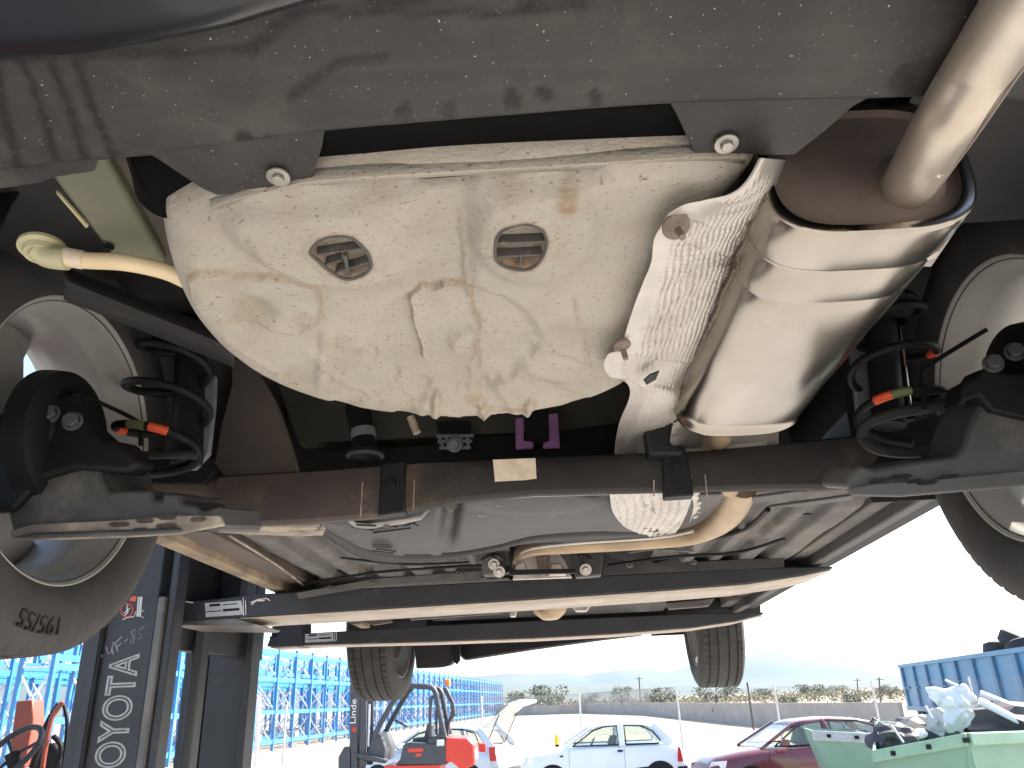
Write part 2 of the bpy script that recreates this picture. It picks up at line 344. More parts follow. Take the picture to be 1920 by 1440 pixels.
def tubz(x, y):
    w = 4*noise.noise(V((x*.03, y*.03, 0)))+3*noise.noise(V((x*.09, y*.09, 5)))
    h = 0; d = 0
    xw, yw = x+w, y+w
    # valley along the middle
    h += .011*sstep(75, 28, abs(x-(832-.03*(y-400))))*sstep(310, 360, y)*sstep(600, 500, y)
    # lobes round the grilles
    l1 = ell(xw, yw, 590, 440, 175, 85, .3); h -= .010*sstep(1.12, .8, l1)
    l2 = ell(xw, yw, 1005, 430, 120, 95, -.3); h -= .010*sstep(1.12, .8, l2)
    # front channel behind the lip
    h += .012*sstep(26, 6, abs(y-(395-.085*(x-330))))*sstep(1160, 1100, x)
    # dished centre and its pad
    e = ell(xw, yw, 845, 640, 165, 100); h += .009*sstep(1.08, .86, e)
    h -= .008*sstep(1.1, .75, ell(xw, yw, 900, 640, 60, 28))
    h += .006*sstep(1.1, .7, ell(x, y, 640, 655, 60, 22))
    # radial swages on the front half
    for k, an in enumerate((-2.3, -1.9, -1.2, -.75, -.35, -2.75, .05)):
        ax, ay = 845+165*math.cos(an), 640-98*math.sin(an); bx, by = 845+330*math.cos(an), 640-175*math.sin(an)
        h += .005*sstep(22, 6, seg_d(xw, yw, ax, ay, bx, by))
    h -= .004*sstep(18, 4, abs(x-610+(y-650)*.1))*sstep(610, 640, y)*sstep(760, 700, y)
    # sealant patches with ragged rims
    for pg, hh in ((patchL, .004), (patchC, .006)):
        sdv = poly_sd(xw, yw, pg); h -= hh*sstep(2.5, -2.5, sdv); h -= .002*sstep(6, 1, abs(sdv)); d = max(d, .55*sstep(6, 0, abs(sdv-2)))
    h += .011*sstep(1.15, .3, ell(xw, yw, 468, 585, 58, 40, .2)); d = max(d, .35*sstep(1.0, .2, ell(xw, yw, 462, 590, 60, 40)))
    h -= .003*sstep(14, 2, abs(y-648-w))*sstep(780, 800, x)*sstep(900, 880, x)
    # brush beads and drips
    for a, b, c, e_, r in bodies:
        sv = seg_d(xw, yw, a, b, c, e_); h -= .005*sstep(r*1.4, r*.4, sv); d = max(d, .45*sstep(r*1.9, r*.8, sv)*sstep(0, r*.7, sv))
    for (a, b, c, e_) in ((600, 690, 690, 745), (800, 800, 760, 730), (1080, 560, 1105, 690), (880, 700, 900, 760), (1040, 660, 1100, 690), (930, 722, 1000, 706), (1000, 715, 1120, 720), (720, 755, 860, 780), (420, 640, 520, 700), (860, 420, 880, 560), (470, 430, 500, 480), (900, 600, 905, 700)):
        sv = seg_d(xw, yw, a, b, c, e_); h -= .0018*sstep(7, 1, sv); d = max(d, .5*sstep(8, 0, sv)*(.5+.5*noise.noise(V((x*.05, y*.05, 9)))))
    d = max(d, .75*sstep(1.1, .3, ell(xw, yw, 1062, 365, 28, 30, .6)))
    d = max(d, .35*sstep(1.1, .3, ell(xw, yw, 575, 600, 34, 22, .6)))
    d = max(d, .5*sstep(1.1, .5, ell(xw, yw, 890, 750, 22, 14)))
    d = max(d, .25*sstep(690, 780, y)*(.5+noise.noise(V((x*.02, y*.02, 2)))))
    d = max(d, .3*max(0, noise.noise(V((x*.012, y*.02, 7))))) 
    h *= 1.15
    # drain openings
    for pg in (G1, G2):
        if abs(x-pg[0][0]-50) < 110 and abs(y-455) < 80:
            sdv = poly_sd(x, y, pg); h += .016*sstep(1.5, -6, sdv); h -= .0025*sstep(14, 3, abs(sdv-6)); d = max(d, .75*sstep(9, 2, abs(sdv-1)))
    h += .0012*noise.noise(V((x*.02, y*.02, 4)))
    return h, d
NR = 150
rows = []; at = []
for j in range(NR):
    t = max(.0004, j/(NR-1))**.8
    row = []
    for q in outl:
        p = tc_.lerp(q, t); p.z = ZT; x, y = pxof(p); h, d = tubz(x, y)
        p.z = ZT+h*sstep(1, .93, t)+.018*max(0, (t-.88)/.12)**2.2
        row.append(p); at.append(d)
    rows.append(row)
for k, (o, hh) in enumerate(((.004, .026), (.009, .04), (.011, .06), (.012, .1), (.012, .2))):
    row = []
    for q in outl:
        rd = V((q.x-tc_.x, q.y-tc_.y, 0)).normalized(); row.append(V((q.x+rd.x*o, q.y+rd.y*o, ZT+hh))); at.append(.15)
    rows.append(row)
tub = MB().grid(rows, closed=True, at=at).build('spare_wheel_well', m_tub, car, smooth=70)
for pg, tilt, bars in ((G1, .35, [((596, 468), (682, 455), 5), ((622, 505), (694, 482), 5), ((648, 470), (655, 508), 8), ((610, 488), (640, 478), 4)]), (G2, 0, [((930, 446), (1020, 443), 6), ((932, 472), (1016, 468), 6), ((976, 470), (974, 494), 5)])):
    g = MB(); ring = [V((q.x, q.y, ZT-.0135)) for q in smoothpath([P(a, b, z=ZT) for a, b in pg], 60, True)]
    g.tube(ring+[ring[0]], .0018, 8, cap=False); go = g.build('drain_grille', m_grille, car)
    for a, b, w in bars:
        MB().bar(P(a[0], a[1]-11, z=ZT)-V((0, 0, .008)), P(b[0], b[1]-11, z=ZT)-V((0, 0, .008)), w*.00042, .009).build('grille_bar', m_grille, go)
# pale primer edge along the well's lip
e = MB(); pth = [P(a, b, z=.424) for a, b in ((395, 382), (440, 366), (500, 352), (585, 332), (800, 316), (1000, 305), (1310, 286), (1400, 290))]
rr = smoothpath(pth, 60); e.grid([[q+V((0, -.002, .006)) for q in rr], [q+V((0, 0, -.004)) for q in rr], [q+V((0, .008, -.002)) for q in rr]]).build('well_flange', m_tub, car, solid=.002)

# ---- heat shield beside the well
hl = smoothpath([(1424, 296), (1402, 335), (1372, 362), (1320, 375), (1282, 384), (1252, 402), (1243, 418), (1226, 448), (1221, 490), (1206, 528), (1188, 575), (1172, 625), (1162, 655), (1140, 664), (1132, 686), (1144, 706), (1170, 714), (1181, 730), (1178, 752), (1162, 790), (1154, 830), (1150, 880)], 640)
hr = smoothpath([(1480, 300), (1465, 380), (1450, 450), (1425, 520), (1400, 580), (1380, 640), (1350, 700), (1335, 740), (1330, 800), (1330, 850), (1330, 890)], 640)
rows = []
NC = 150
for i in range(640):
    a, b = hl[i], hr[i]; row = []; f = i/639
    for j in range(NC):
        t = j/(NC-1); x, y = lerp(a.x, b.x, t), lerp(a.y, b.y, t)
        z = .396+.045*sstep(.74, 1, f)+.12*t**2.4-.003*math.sin(t*9+f*4)
        p = P(x, y, z=z)
        # pressed quilting, coarser near the bottom, plain margin on the left
        mar = sstep(.10, .22, t+.05*noise.noise(V((i*.02, 0, 1))))*sstep(.02, .07, f)
        if .17 < f < .27 and t < .45: mar *= sstep(.25, .45, t)
        zone = 1 if (f < .34) else (2 if f < .66 else 3)
        su, sv = p.x, p.y+.12*p.x
        wv = .0012*math.sin(i*.09+j*.17)
        if zone == 2: q = -1.35*math.sqrt(abs(math.sin((su+wv)*430)*math.sin((sv+wv)*430)))
        elif zone == 1: q = -math.sqrt(abs(math.sin((su+wv)*520))*(.35+.65*abs(math.sin((sv+3*wv)*430+math.floor(su*166)*1.7))))
        else: q = -1.5*math.sqrt(abs(math.sin((sv+.25*su+wv)*330))*(.6+.4*abs(math.sin(su*420))))
        p.z += .0030*q*mar+.003*sstep(.03, 0, abs(f-.345))*mar
        row.append(p)
    rows.append(row)
shield = MB().grid(rows).build('heat_shield', m_alu, car, solid=.0008, smooth=80)
for (x, y, r) in ((1268, 425, .0125), (1166, 648, .0105)):
    c = P(x, y, z=.388); n_ = V((.15, -.5 if y < 500 else -.15, -1)).normalized()
    b = MB().lathe([(-.004, r*.35), (-.002, r), (0, r*1.03), (.0012, r*.98), (.0035, r*.55), (.0055, r*.42), (.006, .0035), (.011, .0034), (.019, .0031), (.0195, 0)], c, n_, 28)
    b.build('shield_stud', m_boltd, car, smooth=35)
# second shield piece, with a hanger bracket, under the beam
rows = []
for i in range(120):
    row = []
    for j in range(60):
        t = j/59; f = i/119
        p = P(lerp(1236, 1460, t)-30*f*(1-t), lerp(690, 868, f), z=.455+.02*t+.03*f)
        p.z += .0012*math.cos((p.y+.35*p.x)*760)*math.cos(p.x*420)*sstep(0, .1, t)
        row.append(p)
    rows.append(row)
MB().grid(rows).build('heat_shield', m_alu, car, solid=.0008, smooth=80)
plate('shield_cutout', [(1207, 714), (1218, 704), (1236, 697), (1230, 712), (1212, 722)], m_black, z=.387, vec=(0, 0, .002))

# ---- muffler
A0, A1 = P(1652, 437, z=.383), P(1388, 826, z=.383)
A1 = V((A1.x-.004, min(A1.y, 1.14), .383))
ax = (A1-A0).normalized(); sx = ax.cross(V((0, 0, 1))).normalized(); uz = V((0, 0, 1))
MW, MH = .097, .075
c0, c1 = A0+uz*MH, A1+uz*MH
def sec(c, k, dr=0, n=72, ex=3.3):
    out = []
    for i in range(n):
        an = 2*math.pi*i/n; cc, ss = math.cos(an), math.sin(an)
        out.append(c+sx*math.copysign(abs(cc)**(2/ex), cc)*(MW*k+dr)+uz*math.copysign(abs(ss)**(2/ex), ss)*(MH*k+dr))
    return out
Lm = (c1-c0).length
st = [(0, .92, -.004), (-.002, .97, 0), (0, 1, .0005), (.004, 1, .001), (.012, 1, .0011), (.058, 1, .0011), (.0605, 1, .0003), (.062, 1, -.0006), (.066, 1, 0), (.1, 1, 0), (.125, 1, 0), (.1265, 1, -.0003), (.128, 1, 0)]
st += [(.128+(Lm-.148)*k/16, 1, .0006*math.sin(k)) for k in range(1, 16)]+[(Lm-.016, 1, 0), (Lm-.012, 1, .003), (Lm-.004, 1, .0035), (Lm, 1, .001), (Lm, .97, -.002), (Lm-.012, .9, 0), (Lm-.012, .0004, 0)]
muf = MB().grid([sec(c0+ax*s, k, d) for s, k, d in st], closed=True).build('muffler', m_steel, car, smooth=50)
MB().grid([sec(c0+ax*s, k, d) for s, k, d in ((.0, .955, -.002), (.012, .93, -.003), (.013, .85, 0), (.009, .6, 0), (.009, .0004, 0))], closed=True).build('end_plate', m_plate, muf, smooth=50)
# tail pipe
j0 = P(1700, 350, Y=A0.y+.012)
tp = smoothpath([j0, P(1728, 308, z=j0.z-.022), P(1785, 215, z=j0.z-.05), P(1850, 112, z=.392), P(1935, -15, z=.378), P(2000, -110, z=.368)], 60)
MB().tube(tp, .0228, 40, cap=False).build('tail_pipe', m_pipe, car, solid=.0016, smooth=60)
pipe = car.children[-1]
MB().tube([tp[-4]+(tp[-1]-tp[-4])*.2, tp[-1], tp[-1]+(tp[-1]-tp[-4])*.25], .0240, 40, cap=False).build('pipe_tip', m_steel, pipe, solid=.001)
MB().lathe([(-.003, .034), (.001, .031), (.004, .0265), (.007, .0238)], j0, tp[6]-tp[0], 36).build('pipe_collar', m_plate, pipe)
sm = MB(); sm.tube([q+V((.010, -.004, -.0222)) for q in tp[8:]], .0008, 6); sm.build('weld_seam', m_plate, pipe)
for (x, y) in ((1778, 300), (1759, 320)):
    MB().lathe([(-.002, .006), (.003, .0055), (.004, .004), (.003, .0025), (.003, 0)], P(x, y, Y=.52), (.5, -.6, -.7), 16).build('spot_dent', m_pipe, pipe)
# hanger ear with nut, right of the muffler
plate('muffler_bracket', [(1706, 440), (1792, 432), (1772, 462), (1746, 500), (1702, 498)], m_steel, z=.405, vec=(0, 0, .003))
bolt(P(1742, 470, z=.402), (.1, -.3, -1), .0068, washer=1.2)

# ---- left side: rail, vent hose, dark arch
rail = [P(a, b, z=.50) for a, b in ((60, 285), (178, 262), (312, 498), (212, 486))]
MB().prism(rail, (0, 0, .10)).build('frame_rail', m_olive, car, bev=.006)
br = [P(a, b, z=.515) for a, b in ((168, 262), (262, 262), (372, 500), (308, 500))]
MB().prism(br, (0, 0, .08)).build('rail_flange', m_brown, car, bev=.003)
plate('rail_bead', [(105, 362), (112, 366), (166, 425), (161, 428)], m_cflange, z=.497, vec=(0, 0, .003))
bolt(P(203, 462, z=.497), (0, 0, -1), .004, m_black)
hz = smoothpath([P(110, 478, z=.47), P(160, 488, z=.468), P(230, 492, z=.465), (P(300, 506, z=.46)), P(345, 524, z=.45), P(390, 550, z=.45)], 50)
hose = MB().tube(hz, .0092, 18).build('vent_hose', m_cream, car)
MB().tube([hz[1], hz[3], hz[5], hz[7]], .0103, 18).build('hose_cuff', m_label, hose)
MB().tube(smoothpath([P(72, 468, z=.478), P(88, 480, z=.472), P(112, 484, z=.468), P(126, 485, z=.467)], 16), .0125, 16).build('elbow', m_cflange, hose)
MB().lathe([(0, 0), (0, .024), (.004, .024), (.006, .019), (.012, .017), (.012, 0)], P(80, 462, z=.485), (.1, -.1, -1), 28).build('grommet', m_cflange, hose)
# inner arches, rear panels
def arch(cx, cy, cz, x0, x1, r, name):
    b = MB()
    rows = []
    for xx in (x0, x1):
        rows.append([V((xx, cy+r*math.cos(t), cz+r*math.sin(t))) for t in [math.pi*k/24 for k in range(-3, 28)]])
    b.grid(rows); b.build(name, m_black, car, solid=.004, smooth=60)
arch(-.79, 1.04, .47, -.88, -.60, .36, 'arch_liner'); arch(.76, 1.08, .47, .58, .86, .36, 'arch_liner')
arch(-.82, 3.66, .47, -.88, -.56, .36, 'arch_liner'); arch(.68, 3.66, .47, .44, .82, .36, 'arch_liner')
# underfloor above everything
b = MB(); b.box((-.04, 2.35, .70), (1.62, 3.9, .02)); b.build('underfloor', m_floor, car)
b = MB(); b.box((-.04, 1.60, .56), (1.1, .06, .28)); b.build('seat_crossmember', m_floor, car, bev=.01)
for xx_, ww_ in ((-.55, .45), (.55, .30)): MB().box((xx_, .62, .60), (ww_, .55, .04)).build('rear_floor_panel', m_floor, car)
# arch lip seen behind the hose
rows = []
for (a, b_, z) in ((522, 0, .52), (545, 0, .50), (555, 3, .502), (575, 5, .53)):
    rows.append([P(x, a+(x-170)*.40+b_, z=z) for x in range(120, 460, 20)])
MB().grid(rows).build('arch_flange', m_rub, car, solid=.003)
plate('inner_arch_panel', [(432, 640), (480, 690), (515, 750), (540, 820), (562, 900), (398, 900), (415, 800), (436, 720)], m_brown, Y=1.34, vec=(0, .02, 0))  # brownish rusty inner panel
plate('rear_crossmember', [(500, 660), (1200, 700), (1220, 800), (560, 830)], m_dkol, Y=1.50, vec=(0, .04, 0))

# ---- coil springs and dampers
def spring(bot, top, r, wire, turns, ph, marks, hand=1):
    n = 260; ax_ = (top-bot); d = ax_.normalized(); a = V((1, 0, 0)); a = (a-d*a.dot(d)).normalized(); b_ = d.cross(a)
    pth = []
    for i in range(n):
        t = i/(n-1); an = ph+hand*2*math.pi*turns*t; rr_ = r*(.78+.22*math.sin(math.pi*min(1, t*1.15+.12)))
        pth.append(bot+ax_*t+(a*math.cos(an)+b_*math.sin(an))*rr_)
    o = MB().tube(pth, wire, 14).build('coil_spring', m_black, car, smooth=60)
    for mx, my, m in marks:
        i0 = min(range(4, n-12), key=lambda i: math.hypot(pxof(pth[i])[0]-mx, pxof(pth[i])[1]-my)+(120 if pth[i].y > bot.y else 0)) - 3; MB().tube(pth[i0:i0+6], wire*1.08, 14).build('paint_mark', m, o, smooth=60)
    return o
spring(P(292, 872, Y=1.16), P(336, 612, Y=1.16), .070, .0068, 3.4, 2.2, [(295, 780, m_red), (252, 786, m_green), (228, 802, m_red)], -1)
spring(P(1690, 812, Y=1.2), P(1662, 540, Y=1.2), .068, .0068, 3.4, .9, [(1650, 712, m_red), (1690, 700, m_green), (1728, 692, m_red)], 1)
for sx_, (a, b_, c, d) in ((-1, (358, 650, 350, 870)), (1, (1650, 600, 1668, 800))):
    p0, p1 = P(a, b_, Y=1.22), P(c, d, Y=1.22)
    o = MB().tube([p0+(p0-p1)*.4, p0, lerp(p0, p1, .05), p1], [.03, .03, .026, .026], 24).build('damper', m_black, car)
    MB().lathe([(0, .055), (.012, .058), (.02, .05), (.03, .032), (.04, .03)], p0+V((0, -.02, .02)), (0, 0, -1), 32).build('spring_seat', m_black, car)
plate('damper_guard', [(382, 694), (404, 704), (402, 760), (392, 850), (365, 880), (340, 880), (352, 760), (360, 700)], m_shock, Y=1.23, vec=(0, .012, 0), bev=.003)
plate('damper_guard', [(1592, 640), (1625, 640), (1640, 800), (1610, 800)], m_shock, Y=1.25, vec=(0, .012, 0), bev=.003)
MB().tube([P(1684, 610, Y=1.21), P(1706, 775, Y=1.21)], .005, 12).build('damper_rod', m_steel, car)

# ---- torsion beam and trailing arms
stn = [(330, 896, 945), (390, 892, 960), (412, 889, 978), (560, 880, 972), (640, 875, 966), (720, 868, 960), (800, 862, 942), (860, 860, 930), (1000, 853, 917), (1200, 847, 912), (1320, 842, 910), (1450, 830, 906), (1560, 818, 906), (1640, 812, 902)]
def beamrow(x, yt, yb, Yf=1.25):
    t, b_ = P(x, yt, Y=Yf+.012), P(x, yb+5, Y=Yf)
    h = t.z-b_.z
    pts = [V((t.x, Yf+.05, t.z-.004)), V((t.x, Yf+.022, t.z)), V((t.x, Yf+.006, t.z-.008)), V((t.x, Yf, t.z-h*.35)), V((b_.x, Yf-.002, b_.z+h*.25)), V((b_.x, Yf+.003, b_.z+.004)), V((b_.x, Yf+.012, b_.z)), V((b_.x, Yf+.06, b_.z+.008)), V((b_.x, Yf+.066, b_.z+.016)), V((b_.x, Yf+.056, t.z-h*.4))]
    return pts
def interp(x):
    for a, b_ in zip(stn, stn[1:]):
        if a[0] <= x <= b_[0]:
            t = (x-a[0])/(b_[0]-a[0]); return lerp(a[1], b_[1], t), lerp(a[2], b_[2], t)
beam = MB().grid([beamrow(x, *interp(x)) for x in range(700, 1641, 20)], closed=True).build('torsion_beam', m_beam, car, smooth=45)
MB().grid([beamrow(x, *interp(x), Yf=1.248) for x in list(range(412, 720, 20))+[716]], closed=True).build('beam_sleeve', m_rust, beam, smooth=45)
MB().tube([P(196, 900, Y=1.26), P(250, 905, Y=1.26), P(340, 915, Y=1.27), P(420, 925, Y=1.29)], [.017, .018, .024, .03], 20).build('beam_end', m_rust, beam)
plate('beam_label', [(924, 862), (1004, 859), (1006, 897), (985, 900), (928, 903)], m_label, Y=1.2475, vec=(0, .004, 0), parent=beam)
for (pts, yy) in (([(715, 868), (760, 864), (758, 960), (708, 966)], 1.243), ([(1240, 836), (1284, 834), (1302, 928), (1246, 932)], 1.243)):
    o = plate('hose_clip', pts, m_black, Y=yy, vec=(0, .03, 0), bev=.003)
    cx, cy = sum(q[0] for q in pts)/4, sum(q[1] for q in pts)/4
    bolt(P(cx, cy-5, Y=yy), (0, -1, 0), .008, m_black, parent=o)
for a, b_ in (((680, 905), (676, 968)), ((777, 900), (775, 955)), ((1226, 900), (1226, 930)), ((1322, 890), (1326, 932))):
    MB().tube([P(*a, Y=1.243), P(*b_, Y=1.243)], .0012, 6).build('tie_wire', m_dust, beam)
# left arm
la = [(22, 1002), (12, 960), (30, 930), (80, 862), (118, 852), (145, 868), (172, 862), (186, 880), (192, 905), (204, 922), (284, 918), (288, 938), (302, 938), (304, 924), (338, 926), (342, 944), (366, 948), (380, 960), (412, 948), (418, 984), (412, 998), (336, 988), (230, 980), (60, 990)]
o = plate('trailing_arm', la, m_arm, Y=1.0, vec=(.0, .14, .03), bev=.006)
plate('arm_flange', [(18, 994), (60, 982), (232, 974), (336, 966), (412, 966), (420, 984), (338, 1000), (240, 1006), (60, 1012), (22, 1010)], m_dust, Y=.99, vec=(0, .008, 0), parent=o, bev=.002)
plate('arm_lip', [(22, 1008), (60, 1010), (240, 1005), (335, 1000), (335, 990), (235, 994), (60, 1000)], m_arm, Y=.982, vec=(0, .012, .004), parent=o, bev=.003)
for (x, y, w) in ((222, 983, 40), (270, 976, 34), (262, 994, 30), (310, 986, 40), (312, 970, 36), (370, 974, 30)):
    plate('arm_slot', [(x-w/2, y+1), (x-w/3, y-4), (x+w/3, y-5), (x+w/2, y-1), (x+w/3, y+3), (x-w/3, y+4)], m_rust, Y=.986, vec=(0, .003, 0), parent=o)
# right arm
ra = [(1586, 912), (1592, 888), (1610, 872), (1640, 880), (1700, 868), (1790, 856), (1806, 838), (1818, 800), (1832, 770), (1846, 748), (1856, 764), (1930, 764), (2010, 770), (2010, 905), (1800, 916), (1600, 918)]
o2 = plate('trailing_arm', ra, m_arm, Y=1.06, vec=(0, .10, .03), bev=.006)
plate('arm_flange', [(1588, 916), (1640, 906), (1760, 897), (2010, 872), (2010, 900), (1830, 918), (1690, 930), (1600, 928)], m_arm, Y=1.05, vec=(0, .008, 0), parent=o2, bev=.002)
for (x, y, w) in ((1650, 900, 40), (1690, 893, 44), (1715, 902, 30), (1780, 893, 40), (1740, 905, 40)):
    plate('arm_slot', [(x-w/2, y+2), (x-w/3, y-3), (x+w/3, y-5), (x+w/2, y-2), (x+w/3, y+2), (x-w/3, y+4)], m_black, Y=1.047, vec=(0, .003, 0), parent=o2)
# rubber bush and spring pan arcs
MB().tube(smoothpath([P(1616, 822, Y=1.17), P(1625, 795, Y=1.16), P(1680, 775, Y=1.15), P(1740, 765, Y=1.15), P(1800, 752, Y=1.14)], 30), .0085, 12).build('spring_pan_rim', m_rub, car)
MB().tube(smoothpath([P(1616, 822, Y=1.17), P(1640, 842, Y=1.16), P(1700, 850, Y=1.16), P(1780, 840, Y=1.16)], 20), .0075, 12).build('spring_pan_rim', m_rub, car)
MB().tube(smoothpath([P(190, 868, Y=1.15), P(250, 856, Y=1.14), P(320, 852, Y=1.14), P(370, 854, Y=1.15)], 24), .007, 12).build('spring_pan_rim', m_rub, car)
plate('spring_pan', [(190, 862), (380, 850), (400, 880), (380, 905), (200, 905)], m_black, Y=1.24, vec=(0, .05, 0))
plate('spring_pan', [(1620, 812), (1800, 770), (1810, 850), (1640, 870)], m_black, Y=1.26, vec=(0, .05, 0))
# drums, carriers
def drum(c, s):
    o = MB().lathe([(0, 0), (0, .05), (.004, .055), (.004, .088), (.010, .100), (.02, .102), (.04, .104), (.04, 0)], c, (-s, 0, 0), 48).build('brake_drum', m_black, car, smooth=35)
    return o
dL = drum(V((-.70, 1.035, .40)), 1); dR = drum(V((.69, 1.10, .415)), -1)
dcar = plate('axle_carrier', [(30, 760), (92, 742), (150, 735), (168, 800), (200, 828), (225, 826), (262, 868), (240, 888), (140, 880), (70, 900), (20, 960), (-60, 960), (-60, 800)], m_black, Y=.985, vec=(0, .05, .01), bev=.008)
for x, y in ((94, 776), (136, 790), (84, 730)): bolt(P(x, y, Y=.98), (.25, -1, 0), .011, m_arm, parent=dcar, washer=1.3)
dc2 = plate('axle_carrier', [(1800, 760), (1806, 720), (1832, 706), (1842, 690), (1890, 700), (1990, 690), (1990, 800), (1860, 770), (1838, 742), (1812, 752)], m_black, Y=1.045, vec=(0, .05, .01), bev=.008)
for x, y in ((1862, 682), (1902, 660)): bolt(P(x, y, Y=1.04), (-.25, -1, 0), .011, m_arm, parent=dc2, washer=1.3)
MB().tube(smoothpath([P(140, 732, Y=1.06), P(190, 756, Y=1.1), P(250, 785, Y=1.12), P(262, 800, Y=1.12), P(264, 835, Y=1.12)], 24), .0036, 8).build('brake_hose', m_black, car)
MB().tube(smoothpath([P(1850, 618, Y=1.12), P(1800, 648, Y=1.13), P(1745, 683, Y=1.14), P(1728, 700, Y=1.14), P(1734, 770, Y=1.14)], 24), .0036, 8).build('brake_hose', m_black, car)

# ---- things between the well and the beam
MB().tube([P(670, 760, Y=1.42), P(682, 830, Y=1.42), P(686, 850, Y=1.42)], [.024, .024, .03], 20).build('filler_pipe', m_black, car)
fp = MB().tube([P(680, 806, Y=1.419), P(682, 822, Y=1.419)], .0252, 20).build('pipe_band', m_shock, car)
MB().lathe([(0, .028), (.004, .036), (.01, .038), (.014, .03)], P(685, 846, Y=1.42), (0, 0, -1), 28).build('filler_grommet', m_rub, car)
MB().tube([P(770, 782, Y=1.44), P(782, 812, Y=1.44)], .008, 10).build('drain_tube', m_label, car)
bl = MB()
for i in range(5):
    x = 822+i*13.5
    bl.bar(P(x, 815, Y=1.45), P(x+6-(i-2)*2, 842, Y=1.45), .003, .006)
for k, y in enumerate((818, 828, 840)):
    bl.bar(P(818+k*3, y, Y=1.45), P(888-k*3, y-1, Y=1.45), .003, .006)
bl.build('ribbed_block', m_shock, car)
plate('block_back', [(818, 790), (880, 788), (880, 842), (826, 845)], m_black, Y=1.462, vec=(0, .02, 0))
bolt(P(852, 834, Y=1.444), (0, -1, -.3), .011, m_shock, washer=1.4)
for a in ([(966, 784), (982, 782), (982, 826), (1000, 828), (1000, 839), (967, 841)], [(1028, 776), (1046, 774), (1050, 838), (1018, 839), (1018, 830), (1030, 826)]):
    plate('purple_clip', a, m_purple, Y=1.43, vec=(0, .012, 0), bev=.002)
plate('clip_carrier', [(984, 770), (1028, 768), (1030, 830), (986, 834)], m_black, Y=1.44, vec=(0, .03, 0))
plate('tank_rear_wall', [(590, 850), (800, 835), (860, 820), (1000, 815), (1180, 790), (1180, 930), (590, 960)], m_black, Y=1.49, vec=(0, .03, 0))
# hanger rubber beneath the shield
hb = MB().prism([P(a, b_, Y=1.22) for a, b_ in ((1196, 778), (1208, 768), (1262, 764), (1272, 778), (1262, 792), (1256, 830), (1282, 840), (1280, 852), (1216, 852), (1208, 800))], (0, .04, 0)).build('exhaust_hanger', m_black, car, bev=.006)
for x, y in ((1206, 786), (1262, 780)): MB().lathe([(0, .012), (.006, .011), (.006, .006), (.002, .005)], P(x, y, Y=1.22), (0, -1, 0), 16).build('hanger_eye', m_rub, hb)
# over-axle exhaust pipe
MB().tube(smoothpath([P(1375, 770, Y=1.16), P(1350, 815, Y=1.24), P(1340, 850, Y=1.4), P(1370, 915, Y=1.52)], 30), .021, 24).build('exhaust_pipe', m_gold, car)
plate('flange_bits', [(1285, 842), (1420, 828), (1440, 822), (1436, 840), (1290, 856)], m_alu, Y=1.36, vec=(0, .01, 0))

# ---- fuel tank
topc = smoothpath([(596, 968, 0), (640, 962, 0), (700, 962, 0), (780, 950, 0), (850, 924, 0), (950, 915, 0), (1150, 905, 0), (1175, 940, 0), (1230, 985, 0)], 140)
botc = smoothpath([(600, 984, 0), (640, 1010, 0), (690, 1034, 0), (760, 1044, 0), (850, 1042, 0), (930, 1028, 0), (1000, 1010, 0), (1100, 1002, 0), (1236, 999, 0)], 140)
rows = []
for j in range(40):
    t = j/39; row = []
    for i in range(140):
        x, y = lerp(topc[i].x, botc[i].x, t), lerp(topc[i].y, botc[i].y, t)
        z = .385-.022*math.sin(t*math.pi*.75)
        z += .022*sstep(26, 4, abs(x-845+(y-960)*.15))*sstep(1.0, .5, t)
        z += .01*sstep(950, 1180, x)*(1-t)
        z -= .006*sstep(1.05, .75, ell(x, y, 1000, 940, 130, 26))
        if t > .93: z += .05*(t-.93)/.07
        if t < .04: z += .05*(.04-t)/.04
        row.append(P(x, y, z=z))
    rows.append(row)
MB().grid([[P(q.x, q.y-6, z=.372) for q in botc], [P(q.x-4, q.y+3, z=.3665) for q in botc], [P(q.x-8, q.y+9+4*math.sin(i*.07), z=.3665) for i, q in enumerate(botc)]]).build('tank_gap_shade', m_floor, car, solid=.002)  # dark strip added in place of the shade between tank and tray
tank = MB().grid(rows).build('fuel_tank', m_tank, car, solid=.003, smooth=60)
for (a, b_) in (((706, 1029), (742, 1034)), ((700, 1025), (734, 1027)), ((698, 1021), (732, 1023)), ((700, 1033), (738, 1038))):
    MB().bar(P(*a, z=.354), P(*b_, z=.354), .004, .004).build('tank_rib', m_tank, tank)
st_ = []
for pts in (((660, 988), (700, 994)), ((668, 984), (705, 986)), ((710, 990), (725, 984), (745, 988)), ((700, 999), (770, 990)), ((758, 986), (778, 980)), ((770, 980), (784, 986))):
    MB().tube([P(*q, z=.362) for q in pts], .0016, 6).build('tank_stamp', m_black, tank)
